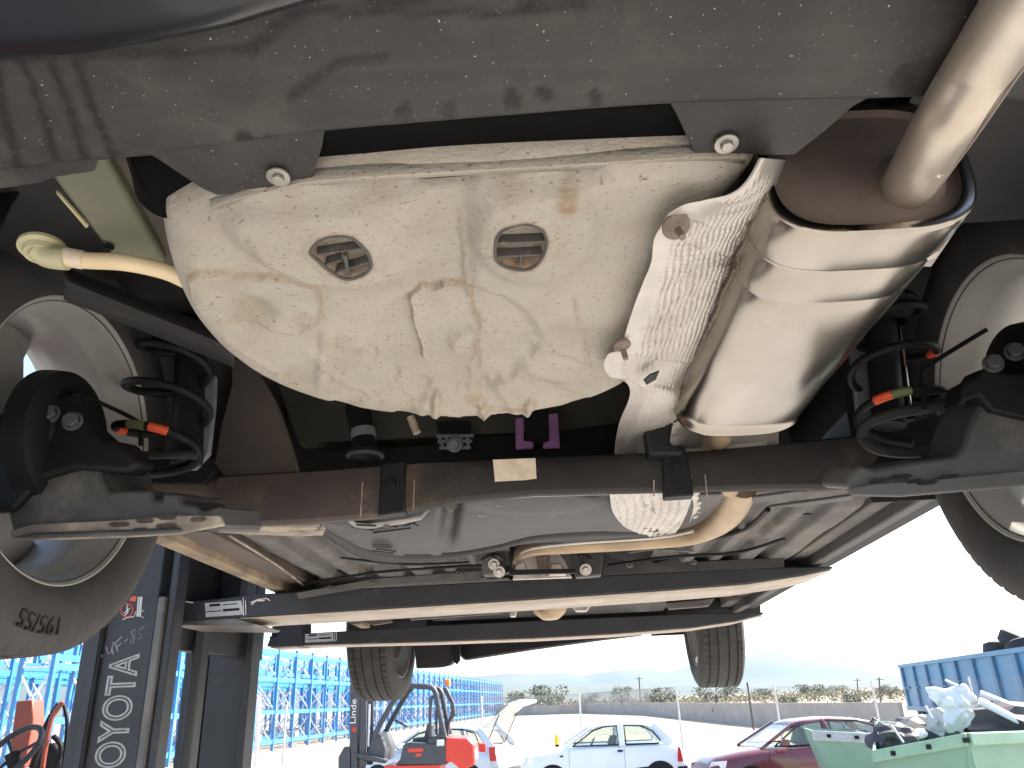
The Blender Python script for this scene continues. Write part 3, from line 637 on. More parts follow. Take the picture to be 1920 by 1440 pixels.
# bright strap edge of the tank shield
ed = [P(a, b_+9, z=.362) for a, b_ in ((598, 986), (612, 968), (645, 962), (665, 980), (690, 982), (760, 972), (790, 965), (812, 941), (860, 933), (1000, 922), (1185, 917), (1196, 928), (1230, 955))]
MB().grid([ed, [P(*[c+d for c, d in zip(pxof(q), (2, -9))], z=.366) for q in ed]]).build('tank_shield_edge', m_edge, car, solid=.002)
for pts in ([(405, 998), (470, 990), (560, 985), (612, 984), (616, 992), (560, 996), (470, 1004)], [(480, 1003), (580, 996), (610, 994), (606, 1004), (560, 1006)], [(1410, 934), (1500, 922), (1512, 924), (1480, 934), (1412, 944)], [(1440, 952), (1560, 936), (1600, 930), (1600, 938), (1500, 950)]):
    plate('bracket_flange', pts, m_dust if pts[0][0] < 900 else m_arm, z=.365, vec=(0, 0, .006), bev=.002)
plate('dark_channel', [(400, 975), (600, 965), (640, 1020), (560, 1010), (420, 1004)], m_floor, z=.43, vec=(0, 0, .01))

# ---- floor trays
def tray(x0, x1, y0, y1, z, ribs, name, skew=0):
    rows = []
    NX, NY = 150, 90
    for j in range(NY):
        Y = lerp(y0, y1, j/(NY-1)); row = []
        for i in range(NX):
            X = lerp(x0, x1, i/(NX-1)); h = 0
            for a, b_, c, d in ribs:
                h += sstep(a-.008, a+.004, X)*sstep(b_+.008, b_-.004, X)*sstep(c-.02, c+.01, Y)*sstep(d+.02, d-.01, Y)
            h += .25*sstep(.06, .02, math.hypot(X-x0-.33*(x1-x0), Y-lerp(y0, y1, .35)))*0
            row.append(V((X, Y, z-.020*h+.004*noise.noise(V((X*6, Y*5, 1))))))
        rows.append(row)
    return MB().grid(rows).build(name, m_tray, car, solid=.003, smooth=40)
tray(-.70, -.12, 1.52, 2.75, .392, [(-.66, -.62, 1.55, 2.2), (-.575, -.54, 1.55, 2.18), (-.49, -.46, 1.6, 2.0), (-.50, -.43, 2.1, 2.2), (-.40, -.37, 1.7, 1.9), (-.40, -.35, 2.02, 2.18), (-.31, -.28, 1.8, 2.15), (-.23, -.21, 1.9, 2.1), (-.69, -.13, 2.24, 2.30)], 'floor_tray')
tray(.26, .66, 1.52, 2.75, .392, [(.58, .64, 1.6, 2.3), (.50, .53, 1.62, 1.9), (.50, .54, 2.0, 2.3), (.42, .45, 1.75, 2.2), (.34, .37, 1.85, 2.3), (.27, .65, 2.32, 2.4)], 'floor_tray')
for (x, y, w) in ((-.47, 2.03, .035), (-.33, 1.96, .025), (.56, 1.75, .02), (-.6, 2.17, .03), (-.38, 2.12, .03)):
    MB().prism([V((x+w*math.cos(k*1.05), y+w*1.2*math.sin(k*1.05), .3865)) for k in range(6)], (0, 0, .002)).build('tray_hole', m_floor, car)
# edges of the trays facing the fork, with cut-outs
plate('tray_edge', [(555, 1112), (700, 1086), (905, 1070), (940, 1052), (952, 1076), (900, 1084), (700, 1098), (560, 1122)], m_tray, Y=2.17, vec=(0, .01, 0))
plate('tray_edge', [(1132, 1036), (1148, 1046), (1175, 1052), (1205, 1048), (1230, 1056), (1262, 1046), (1290, 1054), (1420, 1048), (1470, 1046), (1470, 1062), (1130, 1078)], m_tank, Y=2.17, vec=(0, .01, 0))
# tunnel: shield, pipe, gearbox pieces
def quilt(name, L_, R__, z0, lift, n=150, m=130):
    l = smoothpath([(x, y, 0) for x, y in L_], n); r = smoothpath([(x, y, 0) for x, y in R__], n); rows = []
    for i in range(n):
        row = []
        for j in range(m):
            t = j/(m-1); p = P(lerp(l[i].x, r[i].x, t), lerp(l[i].y, r[i].y, t), z=z0+lift*math.sin(math.pi*t*.9)+.01*(i/n))
            k = sstep(0, .08, t)*sstep(1, .94, t)*sstep(0, .06, i/n)*sstep(1, .93, i/n)
            p.z -= .006*k*math.sqrt(abs(math.sin(p.x*190+9*(p.y-1.6)**2*10)*math.sin(p.y*70+p.x*22)))
            row.append(p)
        rows.append(row)
    return MB().grid(rows).build(name, m_alu, car, solid=.001, smooth=80)
quilt('tunnel_shield', [(1142, 900), (1144, 935), (1150, 962), (1172, 988), (1205, 1001), (1236, 1004)], [(1304, 900), (1300, 925), (1292, 950), (1284, 970), (1276, 985), (1262, 1002)], .354, .010)
quilt('tunnel_shield', [(1290, 900), (1296, 930), (1300, 950), (1290, 985), (1270, 1012)], [(1460, 905), (1452, 925), (1440, 950), (1412, 985), (1372, 1015)], .384, .03)
MB().tube(smoothpath([P(960, 1046, z=.40), P(990, 1030, z=.385), P(1060, 1024, z=.378), P(1200, 1016, z=.375), P(1290, 1005, z=.378), P(1345, 980, z=.385), P(1375, 945, z=.395), P(1392, 905, z=.41)], 60), [.019+.015*sstep(30, 52, k) for k in range(60)], 20).build('exhaust_pipe', m_gold, car)
MB().tube(smoothpath([P(955, 1058, z=.40), P(985, 1032, z=.374), P(1060, 1020, z=.366), P(1230, 1008, z=.364), P(1300, 995, z=.366)], 40), .004, 8).build('pipe_shield_edge', m_alu, car)
MB().tube(smoothpath([P(1236, 1030, z=.372), P(1330, 1010, z=.37), P(1400, 990, z=.37), P(1440, 955, z=.37)], 30), .006, 8).build('cable_trunk', m_black, car)
MB().tube([P(1010, 1030, z=.41), P(1016, 1060, z=.40), P(1022, 1085, z=.40)], [.03, .035, .03], 18).build('exhaust_pipe', m_gold, car)
MB().prism([P(a, b_, Y=2.05) for a, b_ in ((962, 1086), (968, 1052), (985, 1044), (992, 1030), (1018, 1040), (1042, 1030), (1058, 1050), (1072, 1082))], (0, .02, 0)).build('tunnel_shield_flap', m_alu, car)
for pts, mm in (([(900, 1040), (918, 1022), (955, 1018), (958, 1060), (930, 1078), (905, 1078)], m_tray), ([(918, 1024), (950, 1014), (962, 1024), (958, 1072), (925, 1078)], m_black), ([(1070, 1036), (1112, 1024), (1130, 1040), (1128, 1078), (1080, 1082)], m_tank), ([(1080, 1030), (1096, 1026), (1100, 1070), (1086, 1074)], m_black)):
    plate('gearbox_mount', pts, mm, Y=2.0, vec=(0, .04, 0), bev=.004)
for x, y in ((926, 1058), (936, 1072), (1098, 1068)): bolt(P(x, y, Y=1.99), (0, -1, -.4), .009)
plate('cross_strap', [(955, 1068), (1080, 1066), (1080, 1074), (955, 1078)], m_black, Y=1.98, vec=(0, .01, 0))

# small clutter round the tunnel and along the trays
for pts, r, mm, z in (([(905, 1050), (930, 1040), (950, 1062), (958, 1084)], .006, m_black, .365), ([(1085, 1040), (1120, 1052), (1135, 1078)], .005, m_black, .365), ([(560, 1096), (700, 1074), (830, 1064), (905, 1060)], .004, m_black, .368), ([(1140, 1060), (1260, 1044), (1380, 1036), (1470, 1010)], .004, m_black, .366), ([(430, 1004), (520, 1060), (570, 1098)], .003, m_dust, .366), ([(640, 1046), (760, 1058), (880, 1054)], .003, m_black, .366), ([(1180, 1036), (1230, 1030), (1300, 1034)], .003, m_tray, .366)):
    MB().tube(smoothpath([P(a, b_, z=z) for a, b_ in pts], 24), r, 8).build('cable', mm, car)
for a in ([(962, 1078), (966, 1058), (984, 1052), (990, 1076)], [(1028, 1078), (1034, 1056), (1052, 1056), (1062, 1078)], [(1005, 1042), (1030, 1040), (1026, 1078), (1010, 1080)]):
    plate('tunnel_bracket', a, m_alu if a[0][0] != 1005 else m_plate, Y=2.03, vec=(0, .02, 0), bev=.003)
for x, y in ((700, 1090), (860, 1076), (905, 1082), (1180, 1060), (1300, 1054), (620, 1102)):
    bolt(P(x, y, Y=2.16), (0, -.6, -1), .006, m_arm)
# ---- sills
for nm, x0, x1, mm in (('sill_flange', -.826, -.788, m_sill), ('sill_panel', -.86, -.828, m_paint), ('sill_channel', -.786, -.72, m_brown)):
    z0 = {'sill_flange': .352, 'sill_panel': .372, 'sill_channel': .372}[nm]
    MB().box(((x0+x1)/2, 2.33, z0+.06), (x1-x0, 1.9, .12)).build(nm, mm, car, bev=.004)
for nm, x0, x1, mm, z0 in (('sill_flange', .705, .735, m_arm, .352), ('sill_panel', .737, .80, m_rub, .366), ('sill_channel', .66, .703, m_tray, .376)):
    MB().box(((x0+x1)/2, 2.38, z0+.06), (x1-x0, 1.9, .12)).build(nm, mm, car, bev=.004)

# ---- front end underside
b = MB(); b.box((-.06, 2.98, .42), (1.2, .55, .03)); b.build('engine_undertray', m_tray, car, bev=.005)
b = MB(); b.box((-.06, 3.3, .44), (1.1, 1.0, .03)); b.build('subframe', m_black, car, bev=.01)
MB().lathe([(0, 0), (.0, .03), (.02, .055), (.05, .065), (.06, .06)], P(1032, 1160, Y=2.75), (0, .1, 1), 28).build('exhaust_joint', m_gold, car)
for a in ([(955, 1142), (970, 1142), (966, 1156), (956, 1156)], [(1072, 1136), (1110, 1132), (1100, 1146), (1080, 1146)], [(1250, 1130), (1340, 1122), (1330, 1136), (1255, 1142)]):
    plate('mount_tab', a, m_alu if a[0][0] < 1200 else m_tray, Y=2.62, vec=(0, .03, 0), bev=.003)
plate('undertray_rib', [(760, 1150), (940, 1140), (940, 1150), (770, 1162)], m_tray, Y=2.6, vec=(0, .02, 0))
plate('splash_guard', [(660, 1160), (725, 1150), (735, 1166), (700, 1172)], m_brown, Y=2.7, vec=(0, .02, 0))
plate('front_arch_panel', [(776, 1200), (850, 1196), (850, 1240), (842, 1249), (826, 1252), (780, 1254)], m_rub, Y=3.75, vec=(0, .12, .01), bev=.008)
plate('front_lip', [(848, 1190), (862, 1190), (862, 1238), (856, 1246), (850, 1240)], m_black, Y=3.72, vec=(0, .03, 0), bev=.004)
plate('front_bumper', [(855, 1180), (1200, 1170), (1206, 1193), (1130, 1202), (1000, 1220), (872, 1240), (862, 1232)], m_paint, Y=3.95, vec=(0, .12, .03), bev=.012)

# ---- wheels
tp_ = [(.080, .203), (.086, .210), (.093, .222), (.0975, .245), (.096, .268), (.090, .286), (.082, .2975)]
lands = [(.080, .068), (.060, .058), (.052, .029), (.0215, -.0215), (-.029, -.052), (-.058, -.060), (-.068, -.080)]
tr = [(.080, 0), (.061, 0), (.0605, 1), (.0535, 1), (.053, 0), (.026, 0), (.0255, 1), (.0185, 1), (.018, 0)]
tr = tr + [(-h, g) for h, g in reversed(tr)]
tprof = tp_ + [(h, .3045-.45*h*h-(.007 if g else 0)) for h, g in tr] + [(-h, r) for h, r in reversed(tp_)]
def tr_r(j, k, r):
    h = tprof[j][0]
    if abs(h) > .0525 and .2965 < r: return r-(.0035 if k % 6 == 0 else 0)
    return r
tyre_me = MB().lathe(tprof, (0, 0, 0), (1, 0, 0), 360, rfun=tr_r)
rprof = [(.078, .203), (.080, .212), (.084, .2155), (.087, .2145), (.086, .2085), (.080, .2035), (.066, .2005), (.045, .1965), (.036, .190), (.028, .1865), (-.030, .1865), (-.042, .192), (-.060, .198), (-.080, .203), (-.087, .212), (-.084, .216)]
def rim_mb():
    b = MB().lathe(rprof, (0, 0, 0), (1, 0, 0), 120)
    b.lathe([(-.02, 0), (-.02, .06), (-.03, .075), (-.055, .075), (-.062, .05), (-.062, 0)], (0, 0, 0), (1, 0, 0), 40)
    for k in range(5):
        an = 2*math.pi*k/5+.35; rd = V((0, math.cos(an), math.sin(an))); tg = V((0, -math.sin(an), math.cos(an)))
        q = []
        rws = []
        for r, w, x0, x1 in ((.06, .042, -.022, -.055), (.10, .038, -.030, -.058), (.15, .043, -.042, -.068), (.196, .075, -.052, -.076)):
            c = rd*r; rws.append([c+tg*w+V((x1, 0, 0)), c+tg*w*.75+V((x0, 0, 0)), c-tg*w*.75+V((x0, 0, 0)), c-tg*w+V((x1, 0, 0))])
        b.grid(rws, closed=True)
    return b
rim_b = rim_mb()
tyre_o = rim_o = None
for nm, c, s in (('rl', (-.785, 1.03, .397), 1), ('rr', (.765, 1.10, .405), -1), ('fl', (-.815, 3.66, .383), 1), ('fr', (.675, 3.66, .383), -1)):
    w = sub(car, 'wheel', c); w.rotation_euler = (0, 0, 0 if s == 1 else math.pi)
    if nm[0] == 'f': w.rotation_euler.z += R_(-2)
    if tyre_o is None:
        tyre_o = tyre_me.build('tyre', m_tyre, w, base=(0, 0, 0), smooth=35); rim_o = rim_b.build('rim', m_rim, w, base=(0, 0, 0), smooth=40)
    else:
        for src in (tyre_o, rim_o):
            q = src.copy(); COL.objects.link(q); q.parent = w
    if nm[0] == 'f':
        MB().lathe([(.02, 0), (.02, .06), (.045, .06), (.045, .125), (.06, .125), (.06, 0)], (0, 0, 0), (1, 0, 0), 32).build('brake_disc', m_rub, w, base=(0, 0, 0))
def text_mesh(txt, size, depth=.001, outline=0):
    cu = bpy.data.curves.new('t', 'FONT'); cu.body = txt; cu.size = size; cu.align_x = 'CENTER'; cu.align_y = 'CENTER'
    if outline: cu.fill_mode = 'NONE'; cu.bevel_depth = outline; cu.bevel_resolution = 1
    else: cu.extrude = depth
    ob = bpy.data.objects.new('t', cu); COL.objects.link(ob); bpy.context.view_layer.update()
    me = bpy.data.meshes.new_from_object(ob.evaluated_get(bpy.context.evaluated_depsgraph_get()))
    bpy.data.objects.remove(ob); return me
def text_on(name, txt, size, m, parent, fn, depth=.001, outline=0):
    me = text_mesh(txt, size, depth, outline)
    b = V(parent['_b'])
    for v in me.vertices: v.co = fn(v.co)-b
    me.materials.clear(); me.materials.append(m)
    o = bpy.data.objects.new(name, me); COL.objects.link(o); o.parent = parent; return o
# size moulded in the left rear tyre's sidewall
def on_tyre(co):
    c = V((-.785, 1.03, .397)); rad = .263+co.y; an = R_(-97)+co.x/.263
    return c+V((.0972+co.z*.6, rad*math.cos(an), rad*math.sin(an)))
lw = [o for o in car.children if o.name.startswith('wheel')][0]
lw2 = {'_b': (-.785, 1.03, .397)}
me = text_mesh('195/55', .034, .0018)
for v in me.vertices:
    rad = .262+v.co.y; an = R_(-92)-v.co.x/.262
    v.co = V((.0965+v.co.z*.8, rad*math.cos(an), rad*math.sin(an)))
me.materials.clear(); me.materials.append(m_black)
o = bpy.data.objects.new('sidewall_lettering', me); COL.objects.link(o); o.parent = lw

# ---- upper body (keeps the light out and shades the ground)
def side(x0, th, cx_r, cx_f):
    pts = [(.34, .55), (.30, .75), (.34, .95), (4.25, .85), (4.38, .62), (4.34, .42), (4.2, .34)]
    low = []
    for cy in (3.66, cx_r):
        low += [(cy+.36*math.cos(t), .44+.36*math.sin(t)) for t in [math.pi*k/14 for k in range(0, 15)]]
    poly = [(4.2, .36)]+low+[(.55, .47)]+pts[:4]+pts[4:6]
    MB().prism([V((x0, y, z)) for y, z in poly], (th, 0, 0)).build('side_panel', m_paint, car, bev=.004)
side(-.90, .03, 1.05, 3.66); side(.83, .03, 1.09, 3.66)
hull = []
for y, hw, z in ((.33, .74, .86), (.36, .74, .98), (.55, .66, 1.40), (.9, .62, 1.54), (2.0, .62, 1.56), (2.7, .64, 1.45), (3.35, .74, 1.04), (4.0, .72, .92), (4.34, .62, .72)):
    hull.append([V((-.035-hw-.11, y, .80 if y > .34 else .8)), V((-.035-hw, y, z-.04)), V((-.035-hw*.7, y, z)), V((-.035+hw*.7, y, z)), V((-.035+hw, y, z-.04)), V((-.035+hw+.11, y, .8))])
MB().grid(hull).build('roof_shell', m_paint, car, solid=.004, smooth=50)
b = MB().box((-.035, .34, .80), (1.6, .03, .30)); b.build('tailgate', m_paint, car, bev=.01)
b = MB().box((-.035, 4.3, .58), (1.5, .05, .34)); b.build('nose_panel', m_paint, car, bev=.015)

# ================================================================ GROUND, HILLS, HAZE
m_ground = mat('pale_dirt', (.36, .285, .20), (.29, .23, .165), .35, .95, bump=.3, bsc=6, dust=(.40, .33, .24), dust_amt=.5, dust_sc=.12)
m_yard = mat('worn_concrete_yard', (.36, .34, .31), (.30, .285, .26), .8, .9, bump=.25, bsc=25, dust=(.42, .385, .33), dust_amt=.5, dust_sc=1.5)
m_hill = mat('far_hills', (.05, .065, .06), (.08, .085, .07), .002, .95)
g = MB(); n = 24
xs = [-9000, -3000, -1000, -300, -120, -60, -30, -15, 0, 15, 30, 60, 120, 300, 1000, 3000, 9000]; ys = [-300, -60, -20, 0, 10, 24, 40, 70, 120, 200, 400, 1000, 3000, 9500]
g.grid([[V((x, y, 0)) for x in xs] for y in ys]); go_ = g.build('ground', m_ground, smooth=0); go_['kind'] = 'structure'
yd = MB(); yd.prism([(-40, -40, -.05), (60, -40, -.05), (60, 23.6, -.05), (-40, 23.6, -.05)], (0, 0, .056)); yo = yd.build('yard', m_yard, smooth=0); yo['kind'] = 'structure'
def ridge(name, pts, Y, depth, seed):
    rows = []; top = []
    for x, y in pts: top.append(Wd(x, y, Y=Y))
    top = resample(top, 120)
    for k, (dy, hh) in enumerate(((-depth, 0), (-depth*.6, .25), (-depth*.3, .6), (0, 1), (depth*.5, .4), (depth, 0))):
        rows.append([V((p.x, p.y+dy+(depth*.12*noise.noise(V((i*.25, k, seed))) if 0 < k < 5 else 0), max(-5, p.z*hh*(1+.18*noise.noise(V((i*.3, k*2, seed)))*(k in (1, 2))) + p.z*.02*noise.noise(V((i*1.1, 0, seed)))*(k == 3)) if k not in (0, 5) else -5)) for i, p in enumerate(top)])
    o = MB().grid(rows).build(name, m_hill, smooth=180); o['kind'] = 'structure'
ridge('hills', [(-900, 1300), (-400, 1270), (0, 1240), (400, 1262), (800, 1268), (900, 1268), (960, 1262), (1000, 1264), (1060, 1261), (1085, 1268), (1150, 1258), (1210, 1256), (1260, 1259), (1320, 1245), (1400, 1228), (1460, 1222), (1520, 1226), (1580, 1246), (1640, 1262), (1720, 1262), (1800, 1250), (2100, 1240), (2600, 1230)], 6500, 1500, 1)
ridge('hills', [(900, 1290), (1000, 1292), (1060, 1288), (1200, 1284), (1350, 1287), (1500, 1276), (1640, 1279), (1800, 1268), (2100, 1262)], 3400, 700, 5)
hz_ = MB().box((0, 4590, 399), (18200, 9960, 804)).build('haze', bpy.data.materials.new('haze_air'), smooth=0); hz_['kind'] = 'stuff'
hm = hz_.data.materials[0]; hm.use_nodes = True; ht = hm.node_tree; ht.nodes.remove(ht.nodes['Principled BSDF'])
pv = ht.nodes.new('ShaderNodeVolumePrincipled'); pv.inputs['Color'].default_value = (.55, .80, 1, 1); pv.inputs['Density'].default_value = .00004; pv.inputs['Anisotropy'].default_value = .3
ht.links.new(pv.outputs[0], ht.nodes['Material Output'].inputs['Volume'])
tag(hz_, 'pale bluish haze hanging in the air before the hills', 'haze')

# ================================================================ NEAR LIFT TRUCK (frame K, metres from the camera)
m_mast = mat('mast_dark_steel', (.035, .037, .042), (.028, .03, .034), 5, .5, bump=.08, bsc=60, dust=(.09, .08, .07), dust_amt=.28, dust_sc=6, spec=.35)
m_mastw = mat('mast_worn_edge', (.14, .13, .12), (.09, .085, .08), 12, .5, .3, dust=(.2, .16, .12), dust_amt=.4, dust_sc=10)
m_fork = mat('fork_steel', (.035, .037, .042), (.028, .029, .033), 7, .5, bump=.2, bsc=70, dust=(.085, .08, .075), dust_amt=.3, dust_sc=14, spec=.3)
m_forkw = mat('fork_worn_underside', (.46, .40, .33), (.36, .31, .26), 12, .6, .15, bump=.1, bsc=80, dust=(.54, .45, .36), dust_amt=.4, dust_sc=20)
m_white = mat('white_marking', (.72, .71, .69), (.6, .59, .57), 50, .6)
m_chalk = mat('chalk_marking', (.30, .31, .33), None, 60, .8)
m_sticker = mat('grey_sticker', (.45, .45, .46), (.36, .36, .37), 25, .5)
m_orange = mat('lift_truck_orange', (.28, .06, .035), (.24, .05, .03), 5, .45, dust=(.35, .2, .12), dust_amt=.3)
KB = (-1.25, 2.5, -HCAM)
lt = thing('lift_truck', 'dark lift truck on the left holding the car on its two long forks', 'forklift', KB, RK, (0, 0, HCAM))
ZB = -HCAM
def kx(x, y, Y): return K(x, y, Y=Y).x
def vbeam(name, x0, x1, y0, y1, z0, z1, m, parent=lt, bev=.004):
    return MB().box(((x0+x1)/2, (y0+y1)/2, (z0+z1)/2), (x1-x0, y1-y0, z1-z0)).build(name, m, parent, bev=bev)
YN = 2.08
xl, xr = kx(137, 1340, YN), kx(304, 1320, YN)
xm = lerp(xl, xr, .22); xn = lerp(xl, xr, .80)
rail1 = vbeam('mast_rail', xm, xn, YN, YN+.10, ZB+.1, .62, m_mast)
vbeam('rail_flange', xl, xm-.001, YN-.012, YN+.03, ZB+.1, .55, m_mast, rail1)
vbeam('rail_rib', xm-.02, xm-.002, YN-.02, YN-.013, ZB+.1, .5, m_mast, rail1, .002)
vbeam('rail_edge', xn+.001, lerp(xl, xr, .9), YN-.008, YN+.05, ZB+.1, .30, m_mastw, rail1)
vbeam('rail_edge', lerp(xl, xr, .9)+.001, xr, YN+.004, YN+.06, ZB+.1, .60, m_mast, rail1)
YF = 2.95
vbeam('mast_rail', kx(340, 1300, YF), kx(382, 1300, YF), YF, YF+.1, ZB+.1, .62, m_mast)
rail2 = vbeam('mast_rail', kx(388, 1300, YF), kx(460, 1300, YF), YF-.01, YF+.12, ZB+.1, .62, m_mast)
vbeam('rail_edge', kx(456, 1300, YF), kx(470, 1300, YF), YF-.02, YF+.04, ZB+.1, .55, m_mast, rail2)
for z in (-1.3, .5): vbeam('mast_crossbar', xm, xn, YN+.1, YF, z, z+.12, m_mast)
vbeam('lift_cylinder', lerp(xm, xn, .3), lerp(xm, xn, .55), 2.5, 2.58, ZB+.2, .5, m_mast, bev=.02)
# carriage: plates between mast and forks
xc0 = kx(300, 1120, 2.25)
vbeam('carriage_plate', xc0-.06, xc0-.02, 2.10, 3.16, .19, .30, m_mast)
vbeam('carriage_plate', xc0-.06, xc0-.02, 2.10, 3.16, .50, .60, m_mast)
vbeam('carriage_bracket', xc0+.02, xc0+.16, 2.44, 2.50, .30, .62, m_fork)
# forks
def fork(pb, pt, Yn, w, shank):
    pts = [K(a, b, Y=Yn) for a, b in pb]+[K(a, b, Y=Yn) for a, b in reversed(pt)]
    o = MB().prism(pts, (0, w, 0)).build('fork', m_fork, lt, bev=.003)
    u = MB(); bp = [K(a, b, Y=Yn) for a, b in pb]
    nb = len(bp)
    u.grid([[p+V((0, .006, -.0022)) for p in bp], [p+V((0, w-.006, -.0022)) for p in bp]]); u.build('fork_underside', m_forkw, o, solid=.002)
    x0 = bp[0].x
    vbeam('fork_shank', x0-.0, x0+.055, Yn+.01, Yn+w-.01, pts[-1].z-.01, .62, m_fork, o)
    return o
f1 = fork([(304, 1165), (400, 1161), (470, 1156), (700, 1142), (1000, 1123), (1250, 1106), (1400, 1094), (1500, 1079), (1562, 1066)], [(304, 1133), (400, 1124), (480, 1114), (700, 1102), (1000, 1086), (1250, 1073), (1400, 1065), (1562, 1062)], 2.2, .26, 0)
f2 = fork([(505, 1213), (600, 1208), (800, 1203), (1000, 1196), (1150, 1188), (1300, 1176), (1380, 1164), (1432, 1151)], [(505, 1193), (562, 1188), (650, 1183), (800, 1173), (1000, 1164), (1150, 1157), (1300, 1151), (1432, 1148)], 2.98, .15, 0)
MB().prism([K(a, b, Y=2.97) for a, b in ((500, 1212), (506, 1196), (520, 1192), (514, 1178), (560, 1162), (566, 1164), (566, 1212))], (0, .12, 0)).build('fork_hook', m_mast, f2, bev=.003)
MB().prism([K(a, b, Y=2.199) for a, b in ((310, 1166), (440, 1158), (480, 1170), (470, 1174), (320, 1172))], (0, .21, -.002)).build('fork_sleeve', m_mastw, f1, bev=.003)
for (a, Y, fo) in ((((384, 1131), (452, 1126), (458, 1152), (386, 1157)), 2.1965, f1), (((572, 1189), (624, 1186), (626, 1202), (572, 1205)), 2.9765, f2)):
    st_ = MB().prism([K(x, y, Y=Y) for x, y in a], (0, .003, 0)).build('fork_sticker', m_sticker, fo)
    (x0, y0), (x1, y1), (x2, y2), (x3, y3) = a
    w, h = x1-x0, y3-y0
    for u0_, u1_, v0, v1 in ((.12, .42, .1, .28), (.5, .95, .52, .7), (.04, .45, .6, .66), (.5, .9, .18, .24)):
        q = [(x0+w*u, y0+h*v+(y1-y0)*u) for u, v in ((u0_, v0), (u1_, v0), (u1_, v1), (u0_, v1))]
        MB().prism([K(x, y, Y=Y-.0015) for x, y in q], (0, .001, 0)).build('sticker_print', m_black, fo)
    for (u, v0, v1) in ((1.06, -.3, 1.1), (1.12, -.1, 1.0)):
        MB().tube([K(x0+w*u, y0+h*v0-3, Y=Y), K(x0+w*u+1, y0+h*v1-4, Y=Y)], .0012, 5).build('fork_scuff', m_white, fo)
for pts in ([(470, 1130), (484, 1124), (500, 1122), (506, 1126)], [(472, 1134), (480, 1126), (496, 1126)], [(362, 1130), (348, 1128)]):
    MB().tube([K(a, b, Y=2.198) for a, b in pts], .0018, 5).build('fork_scuff', m_white, f1)
bolt_b = MB().lathe([(0, .019), (.012, .019), (.018, .014), (.02, 0)], K(292, 1150, Y=2.195), (0, -1, 0), 24); bolt_b.build('fork_pin', m_bolt, f1)
plate_k = MB().prism([K(a, b, Y=2.205) for a, b in ((262, 1112), (304, 1118), (310, 1168), (290, 1176), (262, 1170))], (0, .06, 0)).build('heel_plate', m_fork, lt, bev=.003)
# lettering up the near rail
ty = YN-.0012; tx0 = kx(212, 1345, YN)
def letters(co):
    return V((tx0-co.y, ty-abs(co.z)*.3-.0004, tz+co.x))
hpx = abs(K(200, 1300, Y=YN).z-K(200, 1400, Y=YN).z)/100
p_top = K(247, 1225, Y=YN).z; p_bot = K(205, 1425, Y=YN).z
me = text_mesh('TOYOTA', 1.0, 0, .03)
xs_ = [v.co.x for v in me.vertices]; ys_ = [v.co.y for v in me.vertices]
hgt = kx(252, 1300, YN)-kx(192, 1300, YN)
sp = (max(xs_)-min(xs_)); full = (p_top-p_bot)*6/4.75
for v in me.vertices:
    u = (v.co.x-max(xs_))/sp; w = (v.co.y-min(ys_))/(max(ys_)-min(ys_))
    X = lerp(kx(253, 1300, YN), kx(196, 1300, YN), w)
    v.co = V((X, YN-.0006-abs(v.co.z)*.05, p_top+u*full))-V(KB)
me.materials.clear(); me.materials.append(m_white)
lo = bpy.data.objects.new('rail_lettering', me); COL.objects.link(lo); lo.parent = rail1; 
lo['label'] = 'white outlined capital letters running up the mast rail'
# chalk marks .4F-85
def stroke(pts, m=m_chalk, r=.0016, nm='chalk_mark'):
    MB().tube([K(a, b, Y=YN-.0005) for a, b in pts], r, 5, flat=.5).build(nm, m, rail1)
for s_ in ([(190, 1228), (192, 1231)], [(199, 1212), (203, 1226), (208, 1224), (213, 1203)], [(210, 1216), (213, 1228)], [(216, 1206), (221, 1222)], [(215, 1207), (228, 1194)], [(219, 1214), (227, 1206)], [(233, 1203), (240, 1198)], [(252, 1180), (246, 1186), (252, 1194), (250, 1205), (244, 1206), (246, 1198), (254, 1188), (254, 1180)], [(272, 1174), (262, 1180), (258, 1188), (266, 1188), (266, 1195), (258, 1199)]):
    stroke(s_)
# warning pictogram
MB().tube([K(238+11*math.cos(t*.45), 1144+13*math.sin(t*.45), Y=YN-.001) for t in range(15)], .0016, 6).build('warning_ring', m_red, rail1)
MB().prism([K(a, b, Y=YN-.001) for a, b in ((242, 1126), (248, 1118), (256, 1118), (254, 1128))], (0, .001, 0)).build('warning_sign', m_red, rail1)
for s_ in ([(230, 1162), (238, 1158), (252, 1156), (254, 1147)], [(264, 1119), (260, 1156)], [(266, 1119), (263, 1156)], [(260, 1119), (257, 1156)], [(270, 1144), (264, 1148), (264, 1156), (269, 1158)], [(238, 1138), (240, 1148), (234, 1154)], [(232, 1150), (244, 1140)], [(238, 1134), (240, 1136)]):
    stroke(s_, m_white, .0018, 'warning_drawing')
